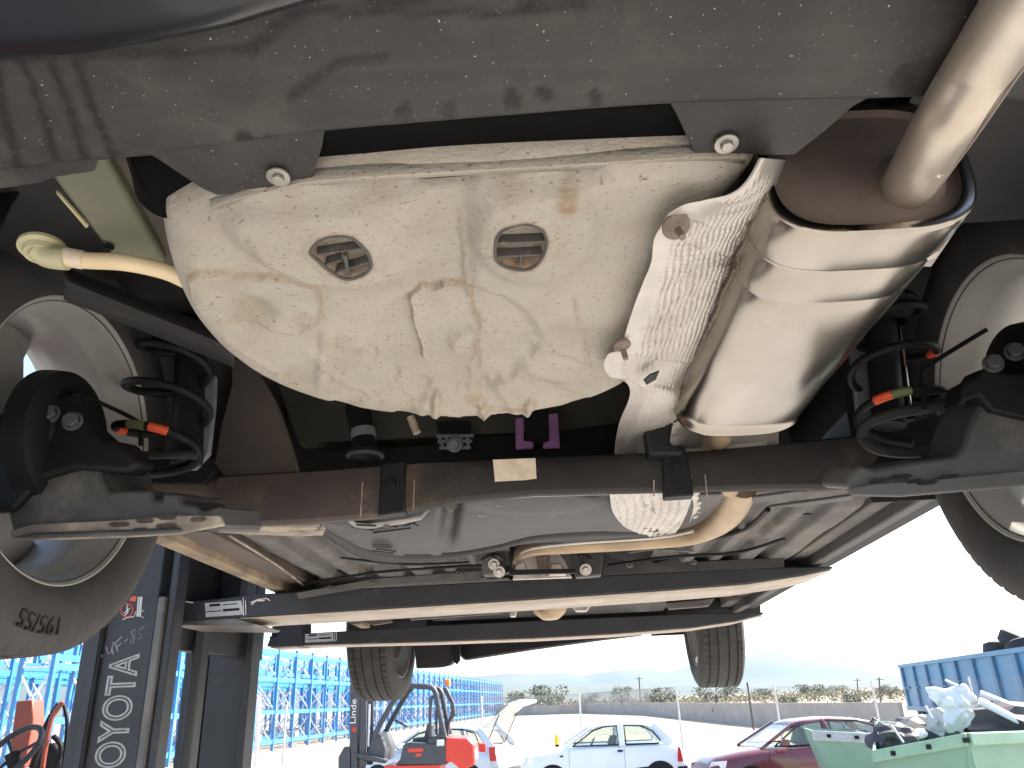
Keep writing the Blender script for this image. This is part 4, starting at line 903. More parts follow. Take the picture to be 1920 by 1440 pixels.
# cab seen in the lower left corner
def kp(x, y, Y): return K(x, y, Y=Y)
sw = MB(); c = kp(22, 1412, 2.75); 
ringp = [c+V((.085*math.cos(t), .06*math.sin(t)*1.0, .075*math.sin(t)+.02*math.cos(t))) for t in [2*math.pi*k/36 for k in range(37)]]
sw.tube(ringp, .010, 10, cap=False); swo = sw.build('steering_wheel', m_mast, lt)
for t in (0.3, 2.4, 4.5): MB().tube([c+V((0, .01, -.01)), ringp[int(t/6.283*36)]], .006, 6).build('wheel_spoke', m_mast, swo)
MB().tube([c, c+V((.16, .03, -.35))], .022, 12).build('steering_column', m_black, lt)
m_hose = m_black
for (a, Y, r, m) in (([(118, 1316), (98, 1345), (86, 1400), (80, 1440)], 2.9, .008, m_orange), ([(112, 1320), (88, 1360), (60, 1440)], 2.95, .012, m_black), ([(120, 1322), (126, 1360), (118, 1440)], 2.95, .007, m_black), ([(100, 1380), (114, 1400), (104, 1440)], 2.9, .009, m_black)):
    MB().tube(smoothpath([kp(x, y, Y) for x, y in a], 20), r, 8).build('hydraulic_hose', m, lt)
MB().prism([kp(x, y, 3.3) for x, y in ((30, 1315), (60, 1312), (62, 1350), (44, 1440), (12, 1440))], (0, .08, 0)).build('lever_pillar', m_orange, lt, bev=.006)
MB().prism([kp(x, y, 3.1) for x, y in ((62, 1402), (98, 1392), (112, 1410), (114, 1470), (50, 1470))], (0, .25, 0)).build('valve_block', m_black, lt, bev=.01)
b = MB(); b.box((-2.75, 2.55, -1.15), (1.9, 1.1, 1.0)); b.build('chassis', m_orange, lt, bev=.05)
b = MB(); b.box((-3.55, 2.55, -.95), (.55, 1.12, 1.4)); b.build('counterweight', m_orange, lt, bev=.12)
for yy in (2.05, 3.05):
    MB().tube([(-1.9+.18*(yy > 3), yy, -.65), (-2.15+.3*(yy > 3), yy, .62)], .03, 10).build('guard_post', m_mast, lt)
    MB().tube([(-3.4, yy, -.4), (-3.2, yy, .62)], .03, 10).build('guard_post', m_mast, lt)
b = MB(); b.box((-2.7, 2.55, .64), (1.2, 1.1, .05)); b.build('overhead_guard', m_mast, lt, bev=.01)
b = MB(); b.box((-2.95, 2.55, -.5), (.45, .5, .15)); b.box((-3.18, 2.55, -.2), (.12, .5, .6)); b.build('seat', m_black, lt, bev=.04)
for x_, y_ in ((-1.75, 2.05), (-1.75, 3.05), (-3.3, 2.1), (-3.3, 3.0)):
    MB().lathe([(-.1, .2), (-.1, .36), (-.07, .40), (.07, .40), (.1, .36), (.1, .2)], (x_, y_, ZB+.402), (0, 1, 0), 36, cap=True).build('truck_wheel', m_rub, lt)

# ================================================================ BACKGROUND THINGS (world frame)
m_blue = mat('rack_blue', (.04, .21, .48), (.035, .18, .42), 3, .45)
m_galv = mat('galvanised', (.62, .64, .66), (.52, .54, .56), 6, .45, .2)
m_shelf = mat('stored_goods', (.45, .38, .33), None, 3, .8)
A, B = Wd(470, 1414, z=-HCAM), Wd(944, 1340, z=-HCAM)
dr = (B-A).normalized(); pe = V((-dr.y, dr.x, 0)).normalized()
if pe.x > 0: pe = -pe
def box_between(a, b, w, h, up_=(0, 0, 1)): return MB().bar(a, b, w, h, up_)
BAY, HT, DP = 2.75, 5.35, 1.15
def local(d, p, z): return dr*d+pe*p+V((0, 0, z))
def rack_row(start, n, label, dens):
    o = thing('pallet_rack', label, 'rack', tuple(start), group='blue pallet racks')
    pm = bm_ = None
    post = MB(); post.box(V((0, 0, HT/2)), (.10, .10, HT)); beam_ = MB().bar(V((0, 0, 0)), dr*BAY, .06, .14)
    first = {}
    def put(key, name, mbf, m, loc, par=o):
        if key in first:
            q = first[key].copy(); COL.objects.link(q); q.parent = par
        else:
            q = mbf().build(name, m, par, base=(0, 0, 0), smooth=0); first[key] = q
        q.location = loc; return q
    fb, fm = MB(), MB()
    for k in range(n+1):
        fr = put('post', 'post', lambda: MB().box(V((0, 0, HT/2)), (.14, .14, HT)), m_blue, local(k*BAY, 0, 0))
        put('post', 'post', None, m_blue, local(k*BAY, DP, 0))
        for s in range(3):
            z0 = .25+s*1.7
            for kk, (a, b_) in enumerate((((0, z0), (DP, z0+1.5)), ((DP, z0), (0, z0+1.5)), ((0, z0), (DP, z0)))):
                if k >= 30: fb.bar(local(k*BAY, a[0], a[1])+V(start), local(k*BAY, b_[0], b_[1])+V(start), .06, .07); continue
                put(('br', kk), 'brace', lambda a=a, b_=b_, z0=z0: MB().bar(local(0, a[0], a[1]-z0), local(0, b_[0], b_[1]-z0), .06, .07), m_galv, local(k*BAY, 0, z0))
        if k < n:
            for lv, z in enumerate((.45, 1.95, 3.65, 5.1)):
                for pp in (0, DP):
                    if k >= 30: fm.bar(local(k*BAY, pp, z)+V(start), local((k+1)*BAY, pp, z)+V(start), .07, .22); continue
                    put('beam', 'beam', lambda: MB().bar(V((0, 0, 0)), dr*BAY, .07, .22), m_blue, local(k*BAY, pp, z))
                if lv == 2 and k < 16: put('beam', 'beam', None, m_blue, local(k*BAY, DP*.5, z+.35))
            if k < 14 and k % 2 == 0: put('gd', 'stored_bundle', lambda: MB().box(dr*BAY*.5+pe*DP*.5+V((0, 0, .17)), (.75, .8, .30)), m_shelf, local(k*BAY, 0, .53))
    if fb.v: fb.build('far_braces', m_galv, o, smooth=0)['kind'] = 'stuff'
    if fm.v: fm.build('far_beams', m_blue, o, smooth=0)['kind'] = 'stuff'
    return o
nb = int((B-A).length/BAY)
rack_row(A-dr*BAY*6, nb+6, 'long row of blue racking nearest the fence, white cross braces', 1)
rack_row(A-dr*BAY*6+pe*3.6, nb+5, 'second row of blue racking, behind the nearest row', 1)
rack_row(A-dr*BAY*4+pe*7.4, nb+3, 'third row of blue racking, farthest back on the left', 1)

# ---- perimeter wall with railing
m_wall = mat('concrete_wall', (.42, .38, .33), (.36, .32, .28), .6, .9, bump=.2, bsc=8, dust=(.5, .45, .38), dust_amt=.4, dust_sc=.5)
m_railm = mat('fence_grey', (.34, .34, .33), None, 3, .6)
wp = [Wd(a, b, z=-HCAM) for a, b in ((930, 1342.5), (1000, 1341), (1100, 1337.5), (1220, 1341), (1400, 1359), (1560, 1372), (1700, 1381))]
wl = thing('perimeter_wall', 'low concrete boundary wall with a metal railing beyond the lot', 'wall', tuple(wp[3]))
for i, (a, b) in enumerate(zip(wp, wp[1:])):
    d = b-a; nrm = V((-d.y, d.x, 0)).normalized()*.1
    MB().prism([a-nrm, b-nrm, b+nrm, a+nrm], (0, 0, 1.35)).build('wall_panel', m_wall, wl, smooth=0)
rl = MB(); rp = resample(wp[:4], 170)
for p in rp: rl.box(p+V((0, 0, 2.15)), (.035, .035, 1.6))
for a, b in zip(rp[::3], rp[3::3]):
    for z in (1.55, 2.75): rl.bar(a+V((0, 0, z)), b+V((0, 0, z)), .05, .06)
ro = rl.build('railing_bars', m_railm, wl, smooth=0); ro['kind'] = 'stuff'

# ---- chain-link fence
m_post = mat('fence_post', (.60, .58, .55), None, 5, .5)
fy = 23.2; fx0 = Wd(1092, 1400, Y=fy).x; SP = Wd(1280, 1400, Y=fy).x-fx0
fe = thing('chain_link_fence', 'thin chain-link fence on pale posts behind the parked cars', 'fence', (fx0, fy, 0))
pq = None
for k in range(-7, 8):
    if pq is None: pq = MB().tube([(0, 0, 0), (0, 0, 2.15)], .028, 10).build('post', m_post, fe, base=(0, 0, 0)); q = pq
    else: q = pq.copy(); COL.objects.link(q); q.parent = fe
    q.location = (k*SP, 0, 0)
wm = MB(); XA, XB = -7*SP, 7*SP; N_ = int((XB-XA)/.11)
def strip(a, b, w=.0016):
    d = (b-a).normalized(); s_ = V((d.z, 0, -d.x))*w; wm.add([a-s_, a+s_, b+s_, b-s_], [(0, 1, 2, 3)])
for k in range(-18, N_):
    for sg in (1, -1):
        a, b = V((XA+k*.11 if sg == 1 else XA+k*.11+2.0, .03, .05)), V((XA+k*.11+2.0 if sg == 1 else XA+k*.11, .03, 2.05)); strip(a, b)
for z in (.06, 1.05, 2.06): wm.add([V((XA, .032, z-.003)), V((XB, .032, z-.003)), V((XB, .032, z+.003)), V((XA, .032, z+.003))], [(0, 1, 2, 3)])
wo = wm.build('wire_mesh', m_railm, fe, base=(0, 0, 0), smooth=0, solid=.002); wo['kind'] = 'stuff'
# white gate frame by the racks
gy = 27.0
gt = thing('gate_frame', 'white steel gate frame standing in front of the blue racks', 'gate', tuple(Wd(492, 1435, Y=gy)*1))
gp = [Wd(a, b, Y=gy) for a, b in ((480, 1436), (486, 1308), (466, 1308), (455, 1438))]
for a, b in ((gp[0], gp[1]), (gp[1], gp[2]), (gp[2], gp[3])): MB().tube([a, b], .075, 8).build('frame_tube', m_white, gt)
gt2 = Wd(470, 1436, Y=gy)

# ---- parked cars
m_glass = emis_free_glass('car_glass', (.78, .86, .84)); m_trim = m_black
m_wpaint = mat('white_paint', (.74, .77, .80), (.70, .73, .77), 3, .3, coat=.5)
m_spaint = mat('silver_paint', (.52, .55, .58), (.48, .51, .54), 3, .35, .3, coat=.5)
m_mpaint = mat('maroon_paint', (.125, .012, .02), (.10, .01, .016), 3, .28, coat=.8)
m_lampr = mat('red_lamp', (.55, .03, .02), None, 9, .3); m_lampw = mat('clear_lamp', (.75, .78, .80), None, 9, .2)
def parked(name, label, paint, pos, rz, Ln, Wh, prof, belt, roof, pillars, wheels, extras):
    # local frame: nose towards -x; prof: bonnet/boot line, belt: lower window line, roof: roof line
    o = thing(name, label, 'car', pos, Matrix.Rotation(-rz, 3, 'Z'), None)
    rot = Matrix.Rotation(rz, 3, 'Z'); m = rot.to_4x4(); m.translation = V(pos); o.matrix_world = m; o['_b'] = [0, 0, 0]
    st = []
    for x, zt, hw, zb in prof:
        st.append([V((x, -hw*.96, zb)), V((x, -hw, zb+.22)), V((x, -hw, zt-.30)), V((x, -hw*.97, zt-.09)), V((x, -hw*.90, zt-.015)), V((x, -hw*.5, zt+.012)), V((x, 0, zt+.02)), V((x, hw*.5, zt+.012)), V((x, hw*.90, zt-.015)), V((x, hw*.97, zt-.09)), V((x, hw, zt-.30)), V((x, hw, zb+.22)), V((x, hw*.96, zb))])
    b = MB().grid(st); b.f.append(tuple(range(13))); b.f.append(tuple(range(len(b.v)-1, len(b.v)-14, -1)))
    b.build('body', paint, o, smooth=50, bev=0)
    rf = [[V((x, s*hw, z-d)) for s, d in ((-1, .05), (-.92, .012), (-.5, 0), (0, -.008), (.5, 0), (.92, .012), (1, .05))] for x, z, hw in roof]
    MB().grid(rf).build('roof', paint, o, solid=.03, smooth=60)
    for (x0, z0, w0, x1, z1, w1, wd_) in pillars:
        for s in (-1, 1): MB().bar(V((x0, s*w0, z0)), V((x1, s*w1, z1)), wd_, .05, (0, 1, 0)).build('pillar', paint, o, bev=.008)
    for wpoly, nm in extras.get('glass', ()):
        for s in ((-1, 1) if nm == 'side_window' else (0,)):
            if nm == 'side_window':
                pts = [V((x, s*(Wh/2-.045-.16*max(0, z-.95)/.45), z)) for x, z in wpoly]
                MB().prism(pts, (0, .006, 0)).build('side_window', m_glass, o, smooth=0)
                MB().tube(pts+[pts[0]], .016, 6).build('window_seal', m_trim, o)
    for (xa, za, wa, xb, zb, wb, nm) in extras.get('screens', ()):
        MB().prism([V((xa, -wa, za)), V((xa, wa, za)), V((xb, wb, zb)), V((xb, -wb, zb))], (.004, 0, .004)).build(nm, m_glass, o, smooth=0)
    for x in wheels:
        for s in (-1, 1):
            w = sub(o, 'wheel', (x, s*(Wh/2-.09), .29))
            MB().lathe([(-.08, .19), (-.085, .26), (-.06, .29), (.06, .29), (.085, .26), (.08, .19)], (0, 0, 0), (0, 1, 0), 32).build('tyre', m_rub, w, base=(0, 0, 0))
            MB().lathe([(-.06, 0), (-.065, .06), (-.05, .16), (-.075, .19), (.075, .19), (.05, .16), (.065, .06), (.06, 0)], (0, 0, 0), (0, 1, 0), 24).build('rim', m_rim, w, base=(0, 0, 0))
            rim_ = [V((x+.35*math.cos(t), s*(Wh/2+.003), .31+.35*math.sin(t))) for t in [math.pi*k/16 for k in range(17)]]
            MB().prism(rim_, (0, -s*.05, 0)).build('wheel_arch', m_black, o, smooth=0)
    return o
def addp(o, name, pts, vec, m, bev=.006): return MB().prism([V(p) for p in pts], vec).build(name, m, o, bev=bev)
yw = 19.6
pw = Wd(1131, 1440, Y=yw); pw.z = 0
wc = parked('parked_car', 'small white two-door hatchback parked side-on before the chain-link fence', m_wpaint, tuple(pw), R_(-2), 3.7, 1.58,
    [(-1.85, .52, .60, .28), (-1.83, .66, .70, .26), (-1.72, .80, .76, .25), (-1.3, .90, .785, .22), (-.85, .97, .79, .22), (-.4, .99, .79, .22), (.5, 1.0, .79, .22), (1.2, 1.0, .785, .22), (1.55, .98, .77, .24), (1.75, .86, .74, .27), (1.84, .62, .68, .3)], None,
    [(-.30, 1.33, .52), (-.05, 1.41, .56), (.4, 1.435, .57), (.9, 1.42, .565), (1.15, 1.35, .55), (1.25, 1.27, .54)],
    [(-.88, .96, .68, -.22, 1.36, .53, .06), (.42, .97, .74, .40, 1.41, .57, .12), (1.50, .97, .68, 1.12, 1.36, .55, .20)], (-1.15, 1.2),
    {'glass': (([(-.68, 1.0), (-.2, 1.30), (.05, 1.37), (.34, 1.38), (.34, 1.0)], 'side_window'), ([(.50, 1.0), (.50, 1.38), (.9, 1.36), (1.12, 1.25), (1.27, 1.06), (1.22, 1.0)], 'side_window')), 'screens': ((-.86, .98, .66, -.26, 1.34, .50, 'windscreen'), (1.52, 1.0, .62, 1.2, 1.30, .50, 'rear_window'))})
hw = .79
addp(wc, 'side_moulding', [(-.78, -hw-.001, .50), (.10, -hw-.001, .50), (.3, -hw-.001, .515), (.1, -hw-.001, .54), (-.78, -hw-.001, .55)], (0, -.012, 0), m_trim)
addp(wc, 'side_moulding', [(.55, -hw-.001, .515), (.78, -hw-.001, .50), (1.0, -hw-.001, .50), (1.0, -hw-.001, .55), (.8, -hw-.001, .545)], (0, -.012, 0), m_trim)
addp(wc, 'door_handle', [(.30, -hw+.006, .86), (.42, -hw+.006, .86), (.42, -hw+.006, .90), (.30, -hw+.006, .90)], (0, -.02, 0), m_trim)
addp(wc, 'indicator', [(-.98, -hw+.006, .80), (-.90, -hw+.006, .80), (-.90, -hw+.006, .83), (-.98, -hw+.006, .83)], (0, -.015, 0), m_trim)
addp(wc, 'tail_lamp', [(1.60, -.765, .62), (1.72, -.745, .62), (1.69, -.745, .90), (1.62, -.76, .92)], (0, -.02, 0), m_lampr)
addp(wc, 'bumper_strip', [(-1.86, -.62, .48), (-1.62, -.80, .48), (-1.62, -.80, .53), (-1.86, -.62, .53)], (.0, -.012, 0), m_trim)
addp(wc, 'bumper_strip', [(1.58, -.79, .48), (1.80, -.73, .48), (1.80, -.73, .53), (1.58, -.79, .53)], (.0, -.012, 0), m_trim)
addp(wc, 'headlamp', [(-1.82, -.66, .68), (-1.66, -.775, .70), (-1.64, -.775, .82), (-1.78, -.70, .80)], (-.012, -.012, 0), m_lampw)
for x in (-.78, .44): MB().bar(V((x, -hw-.0015, .32)), V((x+.01, -hw-.0015, .93)), .006, .002, (0, 1, 0)).build('door_gap', m_trim, wc)
MB().lathe([(0, 0), (0, .20), (.02, .21), (.03, .17), (.03, 0)], V((-.28, -.30, .98)), (.8, 0, -.5), 20).build('steering_wheel', m_trim, wc)
addp(wc, 'front_seat', [(.0, -.55, .75), (.22, -.55, .75), (.34, -.55, 1.18), (.2, -.55, 1.18)], (0, .45, 0), m_trim, .03)
bc = thing('warning_beacon', 'tiny yellow beacon sitting at the base of the white hatchback windscreen', 'beacon', tuple(rotp := (Matrix.Rotation(R_(-2), 3, 'Z') @ V((-1.02, -.1, .975))+pw)))
bc['_b'] = [0, 0, 0]
m_yel = mat('yellow_plastic', (.80, .50, .02), None, 9, .4)
MB().lathe([(0, 0), (0, .05), (.04, .05), (.05, .04), (.05, 0)], (0, 0, 0), (0, 0, 1), 20).build('base', m_black, bc)
MB().lathe([(.05, 0), (.05, .042), (.09, .06), (.16, .055), (.20, .035), (.25, .03), (.27, 0)], (0, 0, 0), (0, 0, 1), 20).build('lens', m_yel, bc)

ym = 17.5
pm_ = Wd(1500, 1440, Y=ym); pm_.z = 0
mc = parked('parked_car', 'dark maroon hatchback parked behind the green skips', m_mpaint, tuple(pm_), R_(4), 4.15, 1.7,
    [(-2.08, .50, .62, .28), (-2.05, .66, .74, .26), (-1.9, .78, .80, .25), (-1.4, .88, .84, .22), (-1.0, .93, .85, .22), (-.4, .95, .85, .22), (.5, .97, .85, .22), (1.4, 1.0, .84, .22), (1.8, .99, .82, .24), (1.98, .86, .78, .27), (2.05, .62, .7, .3)], None,
    [(-.28, 1.33, .55), (0, 1.40, .58), (.5, 1.43, .60), (1.1, 1.40, .59), (1.45, 1.33, .57)],
    [(-1.0, .93, .72, -.22, 1.36, .55, .06), (.42, .95, .79, .34, 1.41, .60, .10), (1.80, .98, .72, 1.38, 1.36, .57, .16)], (-1.3, 1.28),
    {'glass': (([(-.75, .97), (-.2, 1.31), (.1, 1.37), (.30, 1.38), (.36, .97)], 'side_window'), ([(.50, .97), (.46, 1.38), (1.0, 1.37), (1.35, 1.28), (1.5, 1.02), (1.42, .98)], 'side_window')), 'screens': ((-.98, .95, .70, -.26, 1.34, .53, 'windscreen'), (1.82, 1.0, .66, 1.45, 1.31, .52, 'rear_window'))})
addp(mc, 'headlamp', [(-2.06, -.62, .62), (-1.78, -.83, .64), (-1.74, -.83, .76), (-2.0, -.70, .74)], (-.012, -.014, 0), m_lampw)
for x in (-.9, .44): MB().bar(V((x, -.8515, .32)), V((x+.01, -.8515, .93)), .006, .002, (0, 1, 0)).build('door_gap', m_trim, mc)
addp(mc, 'wing_mirror', [(-.68, -.86, .98), (-.5, -.86, .98), (-.5, -.86, 1.10), (-.64, -.86, 1.10)], (0, -.14, 0), m_mpaint, .02)
for y_ in (-.55, .15):
    addp(mc, 'seat', [(.0, y_, .75), (.22, y_, .75), (.36, y_, 1.22), (.22, y_, 1.22)], (0, .45, 0), m_trim, .03)
    addp(mc, 'seat', [(.95, y_, .75), (1.15, y_, .75), (1.3, y_, 1.18), (1.15, y_, 1.18)], (0, .45, 0), m_trim, .03)

ys_c = 21.5
ps = Wd(822, 1440, Y=ys_c); ps.z = 0
sc_ = parked('parked_car', 'silver hatchback with its tailgate open behind the red forklift', m_spaint, tuple(ps), R_(-22), 4.0, 1.68,
    [(-2.0, .50, .62, .28), (-1.97, .66, .74, .26), (-1.85, .78, .80, .25), (-1.3, .90, .83, .22), (-.95, .95, .84, .22), (-.4, .97, .84, .22), (.5, .98, .84, .22), (1.4, 1.0, .83, .22), (1.75, .98, .81, .24), (1.93, .86, .77, .27), (2.0, .62, .7, .3)], None,
    [(-.28, 1.35, .55), (0, 1.42, .58), (.5, 1.45, .60), (1.1, 1.42, .59), (1.45, 1.35, .57)],
    [(-1.0, .95, .72, -.22, 1.38, .55, .06), (.42, .97, .79, .34, 1.43, .60, .10), (1.80, .98, .72, 1.38, 1.38, .57, .16)], (-1.25, 1.25),
    {'glass': (([(-.75, .99), (-.2, 1.33), (.1, 1.39), (.30, 1.40), (.36, .99)], 'side_window'), ([(.50, .99), (.46, 1.40), (1.0, 1.39), (1.35, 1.30), (1.5, 1.04), (1.42, 1.0)], 'side_window')), 'screens': ((-.98, .97, .70, -.26, 1.36, .53, 'windscreen'),)})
MB().prism([V((1.45, -.55, 1.38)), V((1.45, .55, 1.38)), V((2.25, .60, 1.92)), V((2.25, -.60, 1.92))], (.05, 0, .05)).build('tailgate', m_spaint, sc_, bev=.02)
addp(sc_, 'tailgate_edge', [(2.2, -.60, 1.86), (2.2, .60, 1.86), (2.5, .60, 1.93), (2.5, -.60, 1.93)], (0, 0, .08), m_wpaint, .02)
addp(sc_, 'tail_lamp', [(1.80, -.815, .70), (1.95, -.775, .70), (1.93, -.775, 1.0), (1.78, -.815, 1.0)], (0, -.02, 0), m_lampr)
for s in (-1, 1): MB().tube([V((1.6, s*.55, 1.05)), V((1.95, s*.55, 1.70))], .012, 6).build('gas_strut', m_trim, sc_)
addp(sc_, 'wing_mirror', [(-.62, -.86, 1.0), (-.45, -.86, 1.0), (-.45, -.86, 1.12), (-.58, -.86, 1.12)], (0, -.14, 0), m_wpaint, .02)

# ---- red forklift in the middle distance (its side faces us): outline at its near side, real width behind
m_fred = mat('forklift_red', (.62, .045, .025), (.55, .04, .022), 3, .4, coat=.2); m_fdark = mat('forklift_dark', (.05, .053, .062), (.042, .045, .052), 4, .5, dust=(.1, .1, .1), dust_amt=.3)
fyv = 13.4
fk = thing('forklift', 'red and black forklift with orange roof beacon standing beyond the raised car', 'forklift', (Wd(780, 1440, Y=fyv).x, fyv, 0))
def fkp(name, pts, m, w=1.1, off=0, bev=.015, parent=fk):
    return MB().prism([Wd(a, b, Y=fyv)+V((0, off, 0)) for a, b in pts], (0, w, 0)).build(name, m, parent, bev=bev)
for off in (0, .62):
    r_ = fkp('mast_rail', [(657, 1215), (672, 1215), (669, 1475), (654, 1475)], m_fdark, .12, off)
    fkp('inner_rail', [(676, 1215), (688, 1215), (684, 1440), (672, 1440)], m_fdark, .1, off+.02, parent=r_)
    fkp('chain', [(690, 1320), (693, 1320), (691, 1400), (688, 1400)], m_galv, .03, off+.05, parent=r_, bev=0)
fkp('mast_crossbar', [(660, 1222), (684, 1222), (684, 1234), (660, 1234)], m_fdark, .74)
fkp('carriage', [(634, 1420), (645, 1400), (660, 1402), (660, 1470), (634, 1470)], m_fdark, .8)
fkp('front_cowl', [(682, 1428), (698, 1376), (712, 1376), (722, 1405), (718, 1430)], m_fdark, 1.05, .05)
fkp('fender', [(664, 1412), (690, 1414), (724, 1424), (722, 1432), (666, 1420)], m_fdark, .25, -.03)
fkp('side_cover', [(750, 1424), (756, 1396), (766, 1392), (836, 1396), (836, 1434), (740, 1434)], m_fdark, 1.1)
fkp('engine_cover', [(802, 1384), (838, 1380), (838, 1434), (800, 1434)], m_fdark, 1.06, .02)
cw = fkp('counterweight', [(835, 1384), (876, 1384), (889, 1396), (890, 1434), (866, 1446), (848, 1430), (834, 1428)], m_fred, 1.1, 0, .03)
fkp('step_panel', [(720, 1436), (826, 1434), (820, 1470), (722, 1470)], m_fred, 1.12, -.01)
for off in (.02, 1.0):
    g_ = MB(); path = [Wd(a, b, Y=fyv)+V((0, off, 0)) for a, b in ((700, 1382), (728, 1330), (756, 1288), (772, 1286), (804, 1288), (816, 1298), (822, 1330), (834, 1384))]
    g_.tube(smoothpath(path, 40), .042, 10); g_.build('overhead_guard', m_fdark, fk)
    g_ = MB(); path = [Wd(a, b, Y=fyv)+V((0, off, 0)) for a, b in ((808, 1306), (806, 1340), (806, 1380), (812, 1384), (824, 1380), (826, 1350), (820, 1310), (808, 1306))]
    g_.tube(path, .025, 8); g_.build('rear_pillar', m_fdark, fk)
for k in range(5):
    x = 762+k*11; MB().bar(Wd(x, 1287, Y=fyv)+V((0, .05, 0)), Wd(x, 1287, Y=fyv)+V((0, 1.0, 0)), .03, .04).build('roof_bar', m_fdark, fk)
fkp('exhaust_stack', [(827, 1290), (836, 1288), (850, 1318), (853, 1340), (842, 1356), (838, 1384), (832, 1384), (838, 1352), (844, 1334), (842, 1318)], m_fdark, .12, .15)
bm2 = MB().lathe([(0, 0), (0, .035), (.05, .045), (.1, .04), (.12, 0)], Wd(836, 1286, Y=fyv)+V((0, .3, 0)), (0, 0, 1), 16).build('beacon', mat('beacon_orange', (.9, .25, .03), None, 9, .4), fk)
fkp('steering_wheel', [(730, 1352), (736, 1350), (758, 1362), (755, 1366)], m_fdark, .3, .4)
fkp('seat', [(768, 1394), (800, 1394), (806, 1360), (796, 1358), (790, 1384), (768, 1386)], m_fdark, .45, .35)
fkp('notice', [(819, 1387), (833, 1386), (833, 1398), (819, 1399)], m_white, .004, -.006, 0)
fkp('red_print', [(765, 1404), (792, 1402), (794, 1409), (765, 1411)], m_fred, .004, -.006, 0); fkp('red_print', [(779, 1413), (790, 1412), (790, 1418), (779, 1419)], m_fred, .004, -.006, 0)
fkp('tail_lamp', [(898, 1396), (910, 1394), (910, 1412), (896, 1410)], m_lampr, .1, .1)
for (x, y, r) in ((688, 1462, .34), (866, 1466, .28)):
    for off in (.02, .88):
        c = Wd(x, y, Y=fyv); MB().lathe([(0, 0), (0, r*.45), (.01, r*.5), (.01, r*.9), (.05, r), (.17, r), (.2, r*.9), (.2, 0)], V((c.x, fyv+off, r)), (0, 1, 0), 28).build('drive_wheel', m_rub, fk)
me = text_mesh('Linde', .17, .004)
c = Wd(663, 1334, Y=fyv)
for v in me.vertices: v.co = V((c.x-v.co.y*.75, fyv-.006-v.co.z, c.z+v.co.x))-V(fk['_b'])
me.materials.clear(); me.materials.append(m_white); q = bpy.data.objects.new('mast_lettering', me); COL.objects.link(q); q.parent = fk
c = Wd(664, 1368, Y=fyv); MB().lathe([(0, 0), (0, .036), (.004, .036), (.004, 0)], c+V((0, -.003, 0)), (0, -1, 0), 20).build('mast_badge', m_lampr, fk)

# ---- skips, scrap, blue trailer
m_skip = mat('skip_green', (.20, .33, .24), (.17, .29, .21), 1.2, .6, bump=.1, bsc=12, dust=(.28, .33, .26), dust_amt=.35, dust_sc=2)
m_skipd = mat('skip_rim_green', (.25, .40, .28), (.2, .34, .24), 2, .55, dust=(.3, .3, .22), dust_amt=.3, dust_sc=4)
def quad(o, name, pts, vec, m, bev=.01): return MB().prism([V(p)-V((0, 0, 0)) for p in pts], vec).build(name, m, o, bev=bev)
sA, sBk, sC = Wd(1636, 1407, Y=10.2), Wd(1812, 1374, Y=9.4), Wd(2050, 1366, Y=10.6)
sk = thing('scrap_skip', 'large green steel skip heaped with scrap in the right corner', 'skip', (sBk.x, sBk.y, 0))
def wall_seg(o, a, b, m, tin=.14, drop=1.1, th=.03):
    d = (b-a); n_ = V((-d.y, d.x, 0)).normalized()
    if n_.y < 0: n_ = -n_
    al, bl_ = V((a.x, a.y, max(.12, a.z-drop)))+n_*tin, V((b.x, b.y, max(.12, b.z-drop)))+n_*tin
    MB().prism([a, b, bl_, al], n_*th).build('skip_panel', m, o, bev=.004)
    MB().prism([a-n_*.05, b-n_*.05, b-n_*.05+V((0, 0, -.13)), a-n_*.05+V((0, 0, -.13))], n_*.12).build('skip_rim', m_skipd, o, bev=.012)
wall_seg(sk, sA, sBk, m_skip); wall_seg(sk, sBk, sC, m_skip)
bk1 = sA+V((.9, 1.9, .25)); bk2 = sC+V((-.1, 1.9, 0))
wall_seg(sk, bk1, bk2, m_skip); MB().prism([sA, bk1, bk1-V((0, 0, 1.0)), sA-V((0, 0, .9))], (.03, 0, 0)).build('skip_panel', m_skip, sk)
MB().prism([V((sA.x+.2, sA.y+.2, .1)), V((sBk.x, sBk.y+.3, .1)), V((sC.x, sC.y+.2, .1)), V((sC.x, sC.y+1.8, .1)), V((sA.x+1, sA.y+1.8, .1))], (0, 0, .05)).build('skip_floor', m_skip, sk)
for t in (.22, .6, .97):
    p = sA.lerp(sBk, t); MB().box(p+V((-.02, -.062, -.065)), (.07, .02, .05)).build('rim_lug', m_black, sk)
s2 = [Wd(1528, 1372, Y=14.0), Wd(1640, 1378, Y=13.6)]
sk2 = thing('scrap_skip', 'smaller green skip with grey rim standing by the maroon car', 'skip', (s2[0].x, s2[0].y, 0))
